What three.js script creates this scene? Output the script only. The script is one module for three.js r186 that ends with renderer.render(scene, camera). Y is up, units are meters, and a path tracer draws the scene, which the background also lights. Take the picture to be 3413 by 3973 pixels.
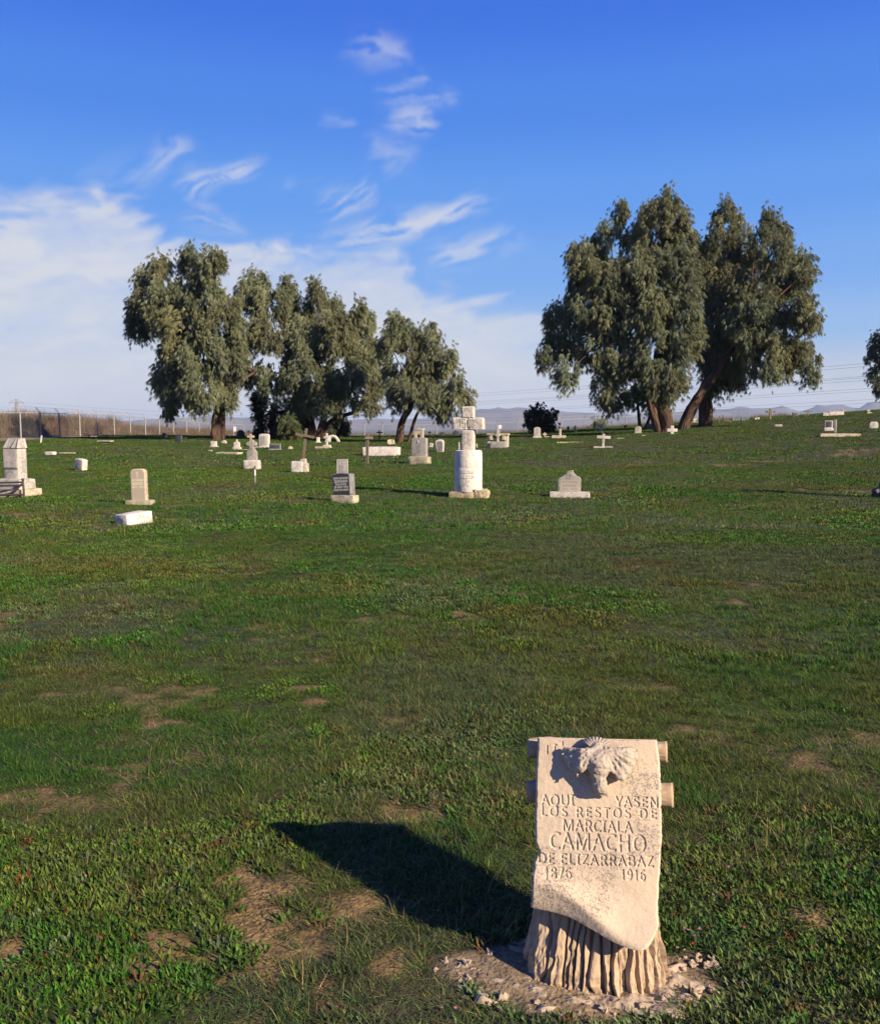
import * as THREE from 'three';
import { mergeGeometries, mergeVertices, toCreasedNormals } from 'three/addons/utils/BufferGeometryUtils.js';
import { MarchingCubes } from 'three/addons/objects/MarchingCubes.js';

// ------------------------------------------------------------------ camera, light, exposure
const IMG_W = 3413, IMG_H = 3973, FOCAL = 3441, HORIZON = 1660, EYE = 1.65;
const scene = new THREE.Scene();
const camera = new THREE.PerspectiveCamera(60, IMG_W / IMG_H, 0.1, 30000);
const PITCH = -Math.atan((IMG_H / 2 - HORIZON) / FOCAL);
camera.position.set(0, EYE, 0);
camera.rotation.set(PITCH, 0, 0);
camera.updateMatrixWorld(true);

const EXPOSURE = 2.0;
const renderer = new THREE.WebGLRenderer({ antialias: true });
renderer.toneMapping = THREE.LinearToneMapping;
renderer.toneMappingExposure = EXPOSURE;
renderer.shadowMap.enabled = true;
renderer.setSize(879, 1024);

const SUN_AZ = 51.5 * Math.PI / 180, SUN_EL = 27 * Math.PI / 180;   // behind the camera, to the right
const sunDir = new THREE.Vector3(Math.sin(SUN_AZ) * Math.cos(SUN_EL), Math.sin(SUN_EL), Math.cos(SUN_AZ) * Math.cos(SUN_EL));
const sun = new THREE.DirectionalLight(new THREE.Color().setRGB(1, 0.83, 0.62), 5);
sun.name = 'sun';
sun.position.copy(sunDir).multiplyScalar(150).add(new THREE.Vector3(0, 0, -45));
sun.target.position.set(0, 0, -45);
sun.castShadow = true;
sun.shadow.mapSize.set(4096, 4096);
Object.assign(sun.shadow.camera, { left: -70, right: 70, top: 60, bottom: -60, near: 1, far: 400 });
scene.add(sun, sun.target);

// ------------------------------------------------------------------ numbers
function rngOf(seed) { let a = seed >>> 0; return () => { a = (a + 0x6d2b79f5) | 0; let t = Math.imul(a ^ (a >>> 15), 1 | a); t = (t + Math.imul(t ^ (t >>> 7), 61 | t)) ^ t; return ((t ^ (t >>> 14)) >>> 0) / 4294967296; }; }
const hash3 = (x, y, z) => { let h = Math.imul(x, 374761393) ^ Math.imul(y, 668265263) ^ Math.imul(z, 2147483647 ^ 0x5bd1e995); h = Math.imul(h ^ (h >>> 13), 1274126177); h ^= h >>> 16; return (h >>> 0) / 4294967296; };
const fade = (t) => t * t * t * (t * (t * 6 - 15) + 10);
const lerp = (a, b, t) => a + (b - a) * t;
const clamp = (x, a = 0, b = 1) => Math.min(b, Math.max(a, x));
const sstep = (a, b, x) => { const t = clamp((x - a) / (b - a)); return t * t * (3 - 2 * t); };
function noise3(x, y, z) {   // value noise, -1..1
  const ix = Math.floor(x), iy = Math.floor(y), iz = Math.floor(z), u = fade(x - ix), v = fade(y - iy), w = fade(z - iz);
  const c = (i, j, k) => hash3(ix + i, iy + j, iz + k);
  return lerp(lerp(lerp(c(0, 0, 0), c(1, 0, 0), u), lerp(c(0, 1, 0), c(1, 1, 0), u), v), lerp(lerp(c(0, 0, 1), c(1, 0, 1), u), lerp(c(0, 1, 1), c(1, 1, 1), u), v), w) * 2 - 1;
}
function noise2(x, y, s = 0) {
  const ix = Math.floor(x), iy = Math.floor(y), u = fade(x - ix), v = fade(y - iy);
  const c = (i, j) => hash3(ix + i, iy + j, s);
  return lerp(lerp(c(0, 0), c(1, 0), u), lerp(c(0, 1), c(1, 1), u), v) * 2 - 1;
}
const fbm2 = (x, y, oct = 4, s = 0) => { let a = 0.5, r = 0; for (let i = 0; i < oct; i++, a *= 0.5, x *= 2.03, y *= 2.03) r += a * noise2(x, y, s + i * 17); return r; };
const fbm3 = (x, y, z, oct = 3) => { let a = 0.5, r = 0; for (let i = 0; i < oct; i++, a *= 0.5, x *= 2.03, y *= 2.03, z *= 2.03) r += a * noise3(x, y, z); return r; };
const curveOf = (pts) => (x) => { if (x <= pts[0][0]) return pts[0][1]; for (let i = 1; i < pts.length; i++) if (x <= pts[i][0]) { const t = (x - pts[i - 1][0]) / (pts[i][0] - pts[i - 1][0]); return lerp(pts[i - 1][1], pts[i][1], t * t * (3 - 2 * t)); } return pts[pts.length - 1][1]; };
const smoothOf = (pts) => { const n = pts.length, m = pts.map((p, i) => { const a = pts[Math.max(0, i - 1)], b = pts[Math.min(n - 1, i + 1)]; return (b[1] - a[1]) / (b[0] - a[0] || 1); }); return (x) => { if (x <= pts[0][0]) return pts[0][1] + m[0] * (x - pts[0][0]); if (x >= pts[n - 1][0]) return pts[n - 1][1] + m[n - 1] * (x - pts[n - 1][0]); let i = 1; while (x > pts[i][0]) i++; const h = pts[i][0] - pts[i - 1][0], t = (x - pts[i - 1][0]) / h, t2 = t * t, t3 = t2 * t; return (2 * t3 - 3 * t2 + 1) * pts[i - 1][1] + (t3 - 2 * t2 + t) * h * m[i - 1] + (3 * t2 - 2 * t3) * pts[i][1] + (t3 - t2) * h * m[i]; }; };
const lin = (r, g, b) => new THREE.Color().setRGB(r, g, b);
const srgbToLin = (v) => { v /= 255; return v <= 0.04045 ? v / 12.92 : ((v + 0.055) / 1.055) ** 2.4; };

// ------------------------------------------------------------------ surveying: bearing of a photo pixel, and where it meets the ground
function ray(px, py) { return new THREE.Vector3((px - IMG_W / 2) / FOCAL, -(py - IMG_H / 2) / FOCAL, -1).applyAxisAngle(new THREE.Vector3(1, 0, 0), PITCH).normalize(); }
function groundH(x, z) {
  const d = -z;
  const sp = (v) => (v > 20 ? v : Math.log1p(Math.exp(v)));
  const xr = Math.min(x, 55);
  const crest = 0.95 + 0.065 * 3 * sp((xr - 3.5) / 3);
  let h = crest * sstep(13, 72, d);
  if (d > 72) { const u = d - 72; h -= 13 * (1 - Math.exp(-0.0006 * u * u / 13)); }
  if (x < -45) h -= 4 * sstep(45, 160, -x);
  const far = 1 - sstep(200, 600, Math.hypot(x, d));
  h += far * (0.05 * noise2(x * 0.16, z * 0.16, 3) + 0.018 * noise2(x * 0.7, z * 0.7, 5)) * sstep(4, 14, Math.hypot(x, d));
  const r = Math.hypot(x - 0.2, d - 3);
  if (r < 14) h += (1 - sstep(7, 14, r)) * (0.010 * noise2(x * 1.3, z * 1.3, 8) + 0.007 * fbm2(x * 5, z * 5, 3, 9));
  return h;
}
function hit(px, py) {
  const r = ray(px, py), p = new THREE.Vector3();
  let t0 = 0.5, t1 = 0.5;
  while (t1 < 130) {
    t1 = t0 * 1.01 + 0.02; p.copy(camera.position).addScaledVector(r, t1);
    if (p.y < groundH(p.x, p.z)) {
      for (let i = 0; i < 24; i++) { const m = (t0 + t1) / 2; p.copy(camera.position).addScaledVector(r, m); if (p.y < groundH(p.x, p.z)) t1 = m; else t0 = m; }
      return p;
    }
    t0 = t1;
  }
  return null;
}
const atDistance = (px, d) => { const x = (px - IMG_W / 2) / FOCAL * (d * Math.cos(PITCH)); return new THREE.Vector3(x, groundH(x, -d), -d); };
function spot(px, py, d) {   // ground point and metres per photo pixel there
  const p = d ? atDistance(px, d) : hit(px, py) ?? atDistance(px, 68);
  const axis = -p.z * Math.cos(PITCH) + (EYE - p.y) * Math.sin(-PITCH);
  return { p, u: axis / FOCAL };
}

// ------------------------------------------------------------------ sky (air and high cloud), computed by direction
const azel = (X, Y) => { const r = ray(X * 1.9174, Y * 1.9174); return [Math.atan2(r.x, -r.z) * 57.29578, Math.asin(r.y) * 57.29578]; };
function makeSky() {
  const W = 3072, H = 1536, data = new Float32Array(W * H * 4);
  const stops = [[-2, 218, 212, 206], [0.6, 214, 211, 209], [3, 196, 206, 222], [6, 152, 189, 236], [9.5, 122, 172, 240], [14, 98, 157, 238], [19, 77, 137, 233], [24.5, 60, 115, 226], [40, 44, 92, 202], [90, 30, 66, 160]];
  const chan = [1, 2, 3].map((c) => stops.map((s) => [s[0], srgbToLin(s[c])]));
  const grad = chan.map(curveOf);
  const edge = curveOf([[-180, 14], [-120, 9], [-60, 15], ...[[-250, 430], [0, 392], [170, 398], [250, 408], [320, 462], [400, 478], [480, 492], [560, 462], [700, 452], [790, 478], [860, 555], [950, 600], [1050, 612], [1110, 655], [1220, 700], [1420, 735], [1640, 705], [1780, 690]].map(([x, y]) => azel(x, y)), [40, 7], [80, 11], [130, 8], [180, 14]]);
  // wisps: from, to, half width in degrees, strength
  const wisps = [[380, 385, 520, 322, 0.75, 0.75], [300, 345, 390, 290, 0.6, 0.45], [180, 380, 330, 345, 0.8, 0.35], [700, 78, 830, 108, 0.7, 0.42], [770, 175, 905, 198, 0.6, 0.5], [790, 225, 880, 250, 0.95, 0.55], [640, 232, 730, 248, 0.5, 0.22], [740, 300, 860, 320, 0.9, 0.3], [790, 350, 840, 315, 0.5, 0.25], [670, 430, 780, 385, 0.8, 0.65], [590, 370, 655, 360, 0.3, 0.28], [690, 500, 1015, 405, 0.75, 0.85], [890, 522, 1058, 475, 0.75, 0.6], [760, 515, 830, 500, 0.7, 0.4], [380, 425, 500, 470, 0.7, 0.4], [800, 140, 860, 150, 0.5, 0.3]]
    .map(([x0, y0, x1, y1, w, k]) => [...azel(x0, y0), ...azel(x1, y1), w, k]);
  for (let j = 0; j < H; j++) {
    const el = ((j + 0.5) / H - 0.5) * 180;
    for (let i = 0; i < W; i++) {
      const lon = ((i + 0.5) / W - 0.5) * 2 * Math.PI;
      let az = (lon + Math.PI / 2) * 57.29578; if (az > 180) az -= 360;
      const o = (j * W + i) * 4;
      const r = grad[0](el), g = grad[1](el), b = grad[2](el);
      let k = 0;
      if (el > -2 && el < 60) {
        const wx = fbm2(az * 0.16, el * 0.3, 4, 1), wy = fbm2(az * 0.16 + 40, el * 0.3, 4, 2);
        const streak = fbm2((az + el * 1.1) * 0.12 + wx * 0.8, (el - az * 0.28) * 0.5 + wy, 5, 31), fine = fbm2((az + el) * 0.5 + wx * 2, (el - az * 0.25) * 1.7 + wy * 2, 4, 51);
        const shred = fbm2((az + el * 0.6) * 0.9, (el - az * 0.3) * 3.2, 4, 71);
        const e = edge(az) + wy * 2.2 + fine * 1.4;
        const soft = 2.1 + 1.5 * wx;
        let bank = sstep(0, Math.max(0.8, soft), e - el) * (0.8 + 0.5 * streak + 0.2 * fine);
        const dens = curveOf([[-40, 1], [-6, 0.95], [3, 0.85], [6, 0.7], [12, 0.35], [40, 0.5]])(az);
        bank *= clamp(dens);
        k = Math.max(k, clamp(bank));
        if (Math.abs(az) < 45) for (const [a0, e0, a1, e1, w, s] of wisps) {
          const ax = az + wx * 1.7 + shred * 0.25, ay = el + wy * 1.0 + shred * 0.2, dx = a1 - a0, dy = e1 - e0, L2 = dx * dx + dy * dy;
          const t = clamp(((ax - a0) * dx + (ay - e0) * dy) / L2, -0.15, 1.15), qx = ax - a0 - dx * t, qy = ay - e0 - dy * t, q = Math.hypot(qx, qy) / (w * (1.15 - 0.35 * t));
          if (q < 2.5) { const len = Math.sqrt(L2), side = ((ax - a0) * dy - (ay - e0) * dx) / len, grain = fbm2(t * len * 0.45 + a0 * 3, side * 2.6 + t * 1.2, 5, 75), along = sstep(-0.15, 0.3, t) * (1 - sstep(0.7, 1.15, t)); k = Math.max(k, s * along * Math.exp(-q * q) * clamp(0.62 + 1.9 * grain)); }
        }
        if (el > 32 || Math.abs(az) > 42) k = Math.max(k, 0.35 * sstep(0.12, 0.5, streak) * sstep(30, 42, Math.max(el, Math.abs(az) - 12)));
      }
      const cr = srgbToLin(221), cg = srgbToLin(222), cb = srgbToLin(227), a = k * 0.92;
      data[o] = lerp(r, cr, a) / EXPOSURE; data[o + 1] = lerp(g, cg, a) / EXPOSURE; data[o + 2] = lerp(b, cb, a) / EXPOSURE; data[o + 3] = 1;
    }
  }
  const t = new THREE.DataTexture(data, W, H, THREE.RGBAFormat, THREE.FloatType);
  t.mapping = THREE.EquirectangularReflectionMapping; t.magFilter = THREE.LinearFilter; t.needsUpdate = true;
  return t;
}
scene.background = scene.environment = makeSky();

// ------------------------------------------------------------------ textures and materials
function tileTexture(size, fn, srgb = true) {   // fn(x, y) in 0..1 (tileable by the caller's own care) -> [r,g,b] 0..1
  const d = new Uint8Array(size * size * 4);
  for (let y = 0; y < size; y++) for (let x = 0; x < size; x++) { const c = fn(x / size, y / size), o = (y * size + x) * 4; for (let k = 0; k < 3; k++) d[o + k] = clamp(c[k]) * 255; d[o + 3] = 255; }
  const t = new THREE.DataTexture(d, size, size); t.wrapS = t.wrapT = THREE.RepeatWrapping; t.magFilter = THREE.LinearFilter; t.minFilter = THREE.LinearMipmapLinearFilter; t.generateMipmaps = true; if (srgb) t.colorSpace = THREE.SRGBColorSpace; t.needsUpdate = true; return t;
}
// tileable fbm: noise on a torus made by blending shifted copies
const tiled = (f) => (x, y) => { const bx = sstep(0, 1, x), by = sstep(0, 1, y); return lerp(lerp(f(x, y), f(x - 1, y), bx), lerp(f(x, y - 1), f(x - 1, y - 1), bx), by) ; };
const weather = tileTexture(512, (x, y) => {
  const f = tiled((a, b) => fbm2(a * 5, b * 5, 5, 100))(x, y), s = tiled((a, b) => fbm2(a * 26, b * 26, 3, 120))(x, y), streak = tiled((a, b) => fbm2(a * 22, b * 3, 4, 140))(x, y);
  const sp = hash3((x * 512) | 0, (y * 512) | 0, 5) - 0.5;
  let v = 0.95 + 0.12 * f + 0.1 * s + 0.08 * sp; const dark = sstep(0.14, 0.4, f + 0.6 * s) * 0.2 + sstep(0.16, 0.42, streak) * 0.12;
  v -= dark; return [v, v * (0.985 - dark * 0.03), v * (0.965 - dark * 0.02)];
});
const weatherBump = tileTexture(512, (x, y) => { const f = tiled((a, b) => fbm2(a * 12, b * 12, 5, 200))(x, y), s = tiled((a, b) => fbm2(a * 70, b * 70, 2, 220))(x, y); const v = 0.5 + 0.5 * f + 0.35 * s; return [v, v, v]; }, false);
const granite = tileTexture(256, (x, y) => { const s = hash3((x * 256) | 0, (y * 256) | 0, 9), q = tiled((a, b) => fbm2(a * 9, b * 9, 3, 260))(x, y), v = 0.82 + 0.28 * (s - 0.5) + 0.2 * q; return [v, v, v]; });
const soilMap = tileTexture(512, (x, y) => { const f = tiled((a, b) => fbm2(a * 9, b * 9, 5, 300))(x, y), s = tiled((a, b) => fbm2(a * 50, b * 50, 3, 320))(x, y), v = 0.82 + 0.3 * f + 0.35 * s; return [v, v * 0.98, v * 0.95]; });
const soilBump = tileTexture(512, (x, y) => { const f = tiled((a, b) => fbm2(a * 14, b * 14, 5, 340))(x, y), s = tiled((a, b) => fbm2(a * 60, b * 60, 2, 360))(x, y), v = 0.5 + 0.5 * f + 0.4 * s; return [v, v, v]; }, false);
const barkMap = tileTexture(512, (x, y) => { const f = tiled((a, b) => fbm2(a * 18, b * 5, 5, 400))(x, y), g = tiled((a, b) => fbm2(a * 4, b * 4, 3, 420))(x, y), v = 0.75 + 0.7 * f + 0.2 * g; return [v, v * 0.95, v * 0.9]; });
const barkBump = tileTexture(512, (x, y) => { const f = tiled((a, b) => fbm2(a * 18, b * 5, 5, 400))(x, y), v = 0.5 + 0.9 * f; return [v, v, v]; }, false);
const woodMap = tileTexture(256, (x, y) => { const f = tiled((a, b) => fbm2(a * 30, b * 2.5, 4, 440))(x, y), v = 0.8 + 0.5 * f; return [v, v * 0.98, v * 0.95]; });

const M = {};
const stone = (name, r, g, b, o = {}) => (M[name] = new THREE.MeshStandardMaterial({ name, color: lin(r, g, b), map: weather, bumpMap: weatherBump, bumpScale: 0.006, roughness: 0.93, ...o }));
stone('white_stone', 0.54, 0.51, 0.46); stone('cream_stone', 0.5, 0.435, 0.32); stone('grey_marble', 0.34, 0.325, 0.3); stone('pale_marble', 0.43, 0.415, 0.385);
stone('painted_white', 0.64, 0.61, 0.56); stone('rubble_stone', 0.46, 0.385, 0.25, { bumpScale: 0.02 });
const lichen = tileTexture(1024, (x, y) => {   // fine dark lichen specks gathered in loose patches on pale stone
  const m = tiled((a, b) => fbm2(a * 4, b * 4, 4, 150))(x, y), f = tiled((a, b) => fbm2(a * 150, b * 150, 3, 160))(x, y), g = tiled((a, b) => fbm2(a * 330, b * 330, 2, 170))(x, y), w = tiled((a, b) => fbm2(a * 2.2, b * 2.2, 3, 180))(x, y);
  const k = sstep(0.0, 0.6, f + 0.8 * g + m * 1.1 - 0.04) * 0.36, v = 1 + 0.1 * w + 0.12 * g; return [v * (1 - k), v * (0.985 - k * 0.93), v * (0.97 - k * 0.82)];
});
stone('hero_stone', 0.5, 0.405, 0.3, { bumpScale: 0.0015, map: lichen }); stone('hero_bark', 0.44, 0.33, 0.22, { bumpScale: 0.006 });
stone('dove_stone', 0.38, 0.325, 0.26, { bumpScale: 0.004, map: lichen }); stone('mortar', 0.4, 0.32, 0.23, { bumpScale: 0.012 }); stone('mossy_stone', 0.38, 0.35, 0.24);
M.dark_granite = new THREE.MeshStandardMaterial({ name: 'dark_granite', color: lin(0.045, 0.046, 0.05), map: granite, roughness: 0.55 });
M.grey_granite = new THREE.MeshStandardMaterial({ name: 'grey_granite', color: lin(0.25, 0.245, 0.235), map: granite, roughness: 0.7, bumpMap: weatherBump, bumpScale: 0.003 });
M.slate = new THREE.MeshStandardMaterial({ name: 'slate', color: lin(0.085, 0.085, 0.09), map: granite, roughness: 0.7 });
M.grey_wood = new THREE.MeshStandardMaterial({ name: 'grey_wood', color: lin(0.21, 0.175, 0.135), map: woodMap, bumpMap: woodMap, bumpScale: 0.004, roughness: 0.9 });
M.dark_wood = new THREE.MeshStandardMaterial({ name: 'dark_wood', color: lin(0.05, 0.042, 0.04), map: woodMap, roughness: 0.85 });
M.iron = new THREE.MeshStandardMaterial({ name: 'iron', color: lin(0.075, 0.062, 0.058), roughness: 0.65, metalness: 0.4 });
M.galvanised = new THREE.MeshStandardMaterial({ name: 'galvanised', color: lin(0.27, 0.265, 0.255), roughness: 0.8, metalness: 0.1 });
M.pylon_steel = new THREE.MeshStandardMaterial({ name: 'pylon_steel', color: lin(0.3, 0.31, 0.33), roughness: 0.7, metalness: 0.2 });
M.cable = new THREE.MeshStandardMaterial({ name: 'cable', color: lin(0.12, 0.13, 0.15), roughness: 0.7 });
M.sign_white = new THREE.MeshStandardMaterial({ name: 'sign_white', color: lin(0.6, 0.6, 0.58), roughness: 0.6 });
M.bark = new THREE.MeshStandardMaterial({ name: 'bark', color: lin(0.13, 0.08, 0.055), map: barkMap, bumpMap: barkBump, bumpScale: 0.05, roughness: 0.95 });
M.blue_metal = new THREE.MeshStandardMaterial({ name: 'blue_metal', color: lin(0.15, 0.19, 0.27), roughness: 0.6, metalness: 0.2 });
M.leaf = new THREE.MeshPhysicalMaterial({ name: 'leaf', color: lin(1, 1, 1), roughness: 0.8, transmission: 0.12, thickness: 0, side: THREE.DoubleSide, specularIntensity: 0.3 });
M.blade = new THREE.MeshPhysicalMaterial({ name: 'blade', color: lin(1, 1, 1), roughness: 0.75, transmission: 0.22, thickness: 0, side: THREE.DoubleSide, specularIntensity: 0.35 });

// ------------------------------------------------------------------ scene helpers
const taken = new Map();
const numbered = (n) => { const k = taken.get(n) ?? 0; taken.set(n, k + 1); return k ? n + '_' + String(k).padStart(3, '0') : n; };
const shade = (m) => { m.castShadow = m.receiveShadow = true; return m; };
function tag(o, label, category, group, kind) { o.userData.label = label; if (category) o.userData.category = category; if (group) o.userData.group = group; if (kind) o.userData.kind = kind; return o; }
function thing(name, label, category, p, turn = 0, group) { const o = new THREE.Group(); o.name = numbered(name); o.position.copy(p); o.rotation.y = turn; scene.add(o); return tag(o, label, category, group, 'thing'); }
function part(name, geo, mat, parent, label) { const m = shade(new THREE.Mesh(geo, mat)); m.name = name; if (label) m.userData.label = label; parent.add(m); return m; }
const at = (g, x, y, z) => g.translate(x, y, z);
function boxUV(g) {   // uv in metres from the face's main direction
  const q = g.index ? g.toNonIndexed() : g, p = q.attributes.position, n = q.attributes.normal, uv = new Float32Array(p.count * 2);
  for (let i = 0; i < p.count; i += 3) {
    let nx = 0, ny = 0, nz = 0; for (let k = 0; k < 3; k++) { nx += n.getX(i + k); ny += n.getY(i + k); nz += n.getZ(i + k); }
    nx = Math.abs(nx); ny = Math.abs(ny); nz = Math.abs(nz);
    for (let k = 0; k < 3; k++) { const x = p.getX(i + k), y = p.getY(i + k), z = p.getZ(i + k), o = (i + k) * 2; if (nz >= nx && nz >= ny) { uv[o] = x; uv[o + 1] = y; } else if (nx >= ny) { uv[o] = z; uv[o + 1] = y; } else { uv[o] = x; uv[o + 1] = z; } }
  }
  q.setAttribute('uv', new THREE.BufferAttribute(uv, 2)); return q;
}
function roughBox(w, h, d, amp = 0.01, seed = 1, taper = 0, n = 5) {   // box standing on y = 0 with worn, uneven faces
  const cells = (s) => Math.max(2, Math.min(14, Math.round(s / Math.max(w, h, d) * n * 2)));
  let g = new THREE.BoxGeometry(w, h, d, cells(w), cells(h), cells(d)); g.translate(0, h / 2, 0); g.deleteAttribute('uv'); g.deleteAttribute('normal'); g = mergeVertices(g, 1e-4);
  const p = g.attributes.position, f = 2.6 / Math.max(w, h, d), e = Math.min(w, h, d) * 0.06;
  for (let i = 0; i < p.count; i++) {
    let x = p.getX(i), y = p.getY(i), z = p.getZ(i); const bottom = y < 1e-4;
    const ex = Math.abs(Math.abs(x) - w / 2) < 1e-4, ey = Math.abs(y - h) < 1e-4, ez = Math.abs(Math.abs(z) - d / 2) < 1e-4, c = (ex ? 1 : 0) + (ey ? 1 : 0) + (ez ? 1 : 0);
    if (c > 1) { if (ex) x -= Math.sign(x) * e; if (ez) z -= Math.sign(z) * e; if (ey) y -= e; }
    const s = 1 - taper * (y / h); x *= s; z *= s;
    const nx = fbm3(x * f + seed, y * f, z * f, 3), ny = fbm3(x * f, y * f + seed + 9, z * f, 3), nz = fbm3(x * f, y * f, z * f + seed + 21, 3);
    p.setXYZ(i, x + nx * amp * 2, bottom ? y : y + ny * amp * 1.3, z + nz * amp * 2);
  }
  g = toCreasedNormals(g, 0.6); return boxUV(g);
}
function slabOf(shape, depth, bevel = 0.008, curve = 10) {   // a shape with its foot at y = 0, extruded about z = 0
  const g = new THREE.ExtrudeGeometry(shape, { depth: Math.max(0.004, depth - 2 * bevel), bevelEnabled: bevel > 0, bevelThickness: bevel, bevelSize: bevel, bevelOffset: -bevel, bevelSegments: 2, curveSegments: curve });
  g.translate(0, 0, -depth / 2 + bevel); return toCreasedNormals(boxUV(g), 0.5);
}
const poly = (pts) => { const s = new THREE.Shape(); pts.forEach(([x, y], i) => (i ? s.lineTo(x, y) : s.moveTo(x, y))); s.closePath(); return s; };
function topShape(w, h, kind, rise = 0.15) {
  const s = new THREE.Shape(), a = w / 2; s.moveTo(-a, 0); s.lineTo(a, 0);
  if (kind === 'round') { s.lineTo(a, h - rise * h); s.bezierCurveTo(a, h - rise * h * 0.35, a * 0.72, h, 0.35 * a, h); s.lineTo(-0.35 * a, h); s.bezierCurveTo(-a * 0.72, h, -a, h - rise * h * 0.35, -a, h - rise * h); }
  else if (kind === 'arch') { s.lineTo(a, h - rise * h); s.quadraticCurveTo(0, h + rise * h, -a, h - rise * h); }
  else if (kind === 'full') { s.lineTo(a, h - a); s.absarc(0, h - a, a, 0, Math.PI); }
  else if (kind === 'shoulder') { s.lineTo(a, h - rise * h); s.lineTo(a * 0.82, h - rise * h); s.quadraticCurveTo(a * 0.7, h, 0, h); s.quadraticCurveTo(-a * 0.7, h, -a * 0.82, h - rise * h); s.lineTo(-a, h - rise * h); }
  else { s.lineTo(a, h); s.lineTo(-a, h); }
  s.closePath(); return s;
}
function crossShape(w, h, t, armY, armT = t) { const a = w / 2, b = t / 2; return poly([[-b, 0], [b, 0], [b, armY - armT / 2], [a, armY - armT / 2], [a, armY + armT / 2], [b, armY + armT / 2], [b, h], [-b, h], [-b, armY + armT / 2], [-a, armY + armT / 2], [-a, armY - armT / 2], [-b, armY - armT / 2]]); }
function tube(points, r0, r1, sides = 8, steps = 16, wobble = 0, seed = 1) {
  const c = new THREE.CatmullRomCurve3(points), fr = c.computeFrenetFrames(steps), pos = [], uv = [], idx = [], L = c.getLength();
  for (let i = 0; i <= steps; i++) {
    const t = i / steps, P = c.getPointAt(t), r = lerp(r0, r1, t);
    for (let j = 0; j <= sides; j++) { const a = j / sides * 2 * Math.PI, k = r * (1 + wobble * fbm3(Math.cos(a) * 1.6 + seed, Math.sin(a) * 1.6, t * L * 1.2, 2) * 2); const v = P.clone().addScaledVector(fr.normals[i], Math.cos(a) * k).addScaledVector(fr.binormals[i], Math.sin(a) * k); pos.push(v.x, v.y, v.z); uv.push(j / sides * Math.max(0.3, r0 * 6), t * L * 0.5); }
  }
  for (let i = 0; i < steps; i++) for (let j = 0; j < sides; j++) { const a = i * (sides + 1) + j, b = a + sides + 1; idx.push(a, b, a + 1, b, b + 1, a + 1); }
  const cap = (row, flip) => { const m = pos.length / 3, P = c.getPointAt(row / steps); pos.push(P.x, P.y, P.z); uv.push(0, 0); for (let j = 0; j < sides; j++) { const a = row * (sides + 1) + j; flip ? idx.push(m, a + 1, a) : idx.push(m, a, a + 1); } };
  cap(0, false); cap(steps, true);
  const g = new THREE.BufferGeometry(); g.setAttribute('position', new THREE.Float32BufferAttribute(pos, 3)); g.setAttribute('uv', new THREE.Float32BufferAttribute(uv, 2)); g.setIndex(idx); g.computeVertexNormals(); return g;
}
const V = (x, y, z) => new THREE.Vector3(x, y, z);
function bar(a, b, t, t2 = t) { const d = b.clone().sub(a), g = new THREE.BoxGeometry(t, d.length(), t2); g.applyQuaternion(new THREE.Quaternion().setFromUnitVectors(V(0, 1, 0), d.clone().normalize())); g.translate((a.x + b.x) / 2, (a.y + b.y) / 2, (a.z + b.z) / 2); return g; }
const all = (list) => mergeGeometries(list.map((g) => { const q = g.index ? g.toNonIndexed() : g.clone(); for (const k of Object.keys(q.attributes)) if (!['position', 'normal', 'uv'].includes(k)) q.deleteAttribute(k); return q; }));

// ------------------------------------------------------------------ ground, plain and hills
// bare soil: photo bearing of each patch, length and width in metres
const soilSpots = [[1003, 3455, 0.2, 0.08], [726, 3519, 0.08, 0.06], [1025, 3562, 0.2, 0.09], [1313, 3551, 0.17, 0.08], [1110, 3669, 0.16, 0.07], [662, 3668, 0.12, 0.06], [918, 3775, 0.13, 0.06], [1260, 3850, 0.1, 0.05], [1600, 3156, 0.12, 0.1], [30, 3690, 0.07, 0.08], [1473, 3765, 0.09, 0.05], [20, 3348, 0.08, 0.06],
  [1213, 2726, 0.14, 0.05], [1194, 2669, 0.15, 0.08], [764, 2821, 0.1, 0.06], [611, 2821, 0.09, 0.04], [774, 2936, 0.12, 0.04], [1528, 2793, 0.16, 0.07], [3180, 3560, 0.14, 0.08], [2470, 1806, 0.5, 0.3], [2820, 1806, 0.9, 0.5], [3040, 1793, 0.5, 0.3], [2960, 1790, 0.5, 0.3], [120, 2010, 0.5, 0.12], [60, 1995, 0.6, 0.2], [340, 1855, 0.5, 0.3], [700, 1960, 0.4, 0.2], [880, 1850, 0.4, 0.25], [1620, 1813, 0.6, 0.2], [1690, 1813, 0.5, 0.2], [3330, 1750, 1, 0.4], [3280, 1765, 0.6, 0.4], [2700, 2850, 0.2, 0.08]]
  .map(([x, y, a, b]) => { const p = hit(x, y); return [p.x, p.z, a, b]; });
const HERO = hit(2312, 3858);
const padC = V(HERO.x - 0.03, 0, HERO.z - 0.1);
function padMask(x, z) { const a = (x - padC.x) / 0.40, b = (z - padC.z) / 0.215, q = Math.hypot(a, b) + 0.28 * fbm2(x * 7, z * 7, 3, 77); return 1 - sstep(0.86, 1.05, q); }
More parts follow.
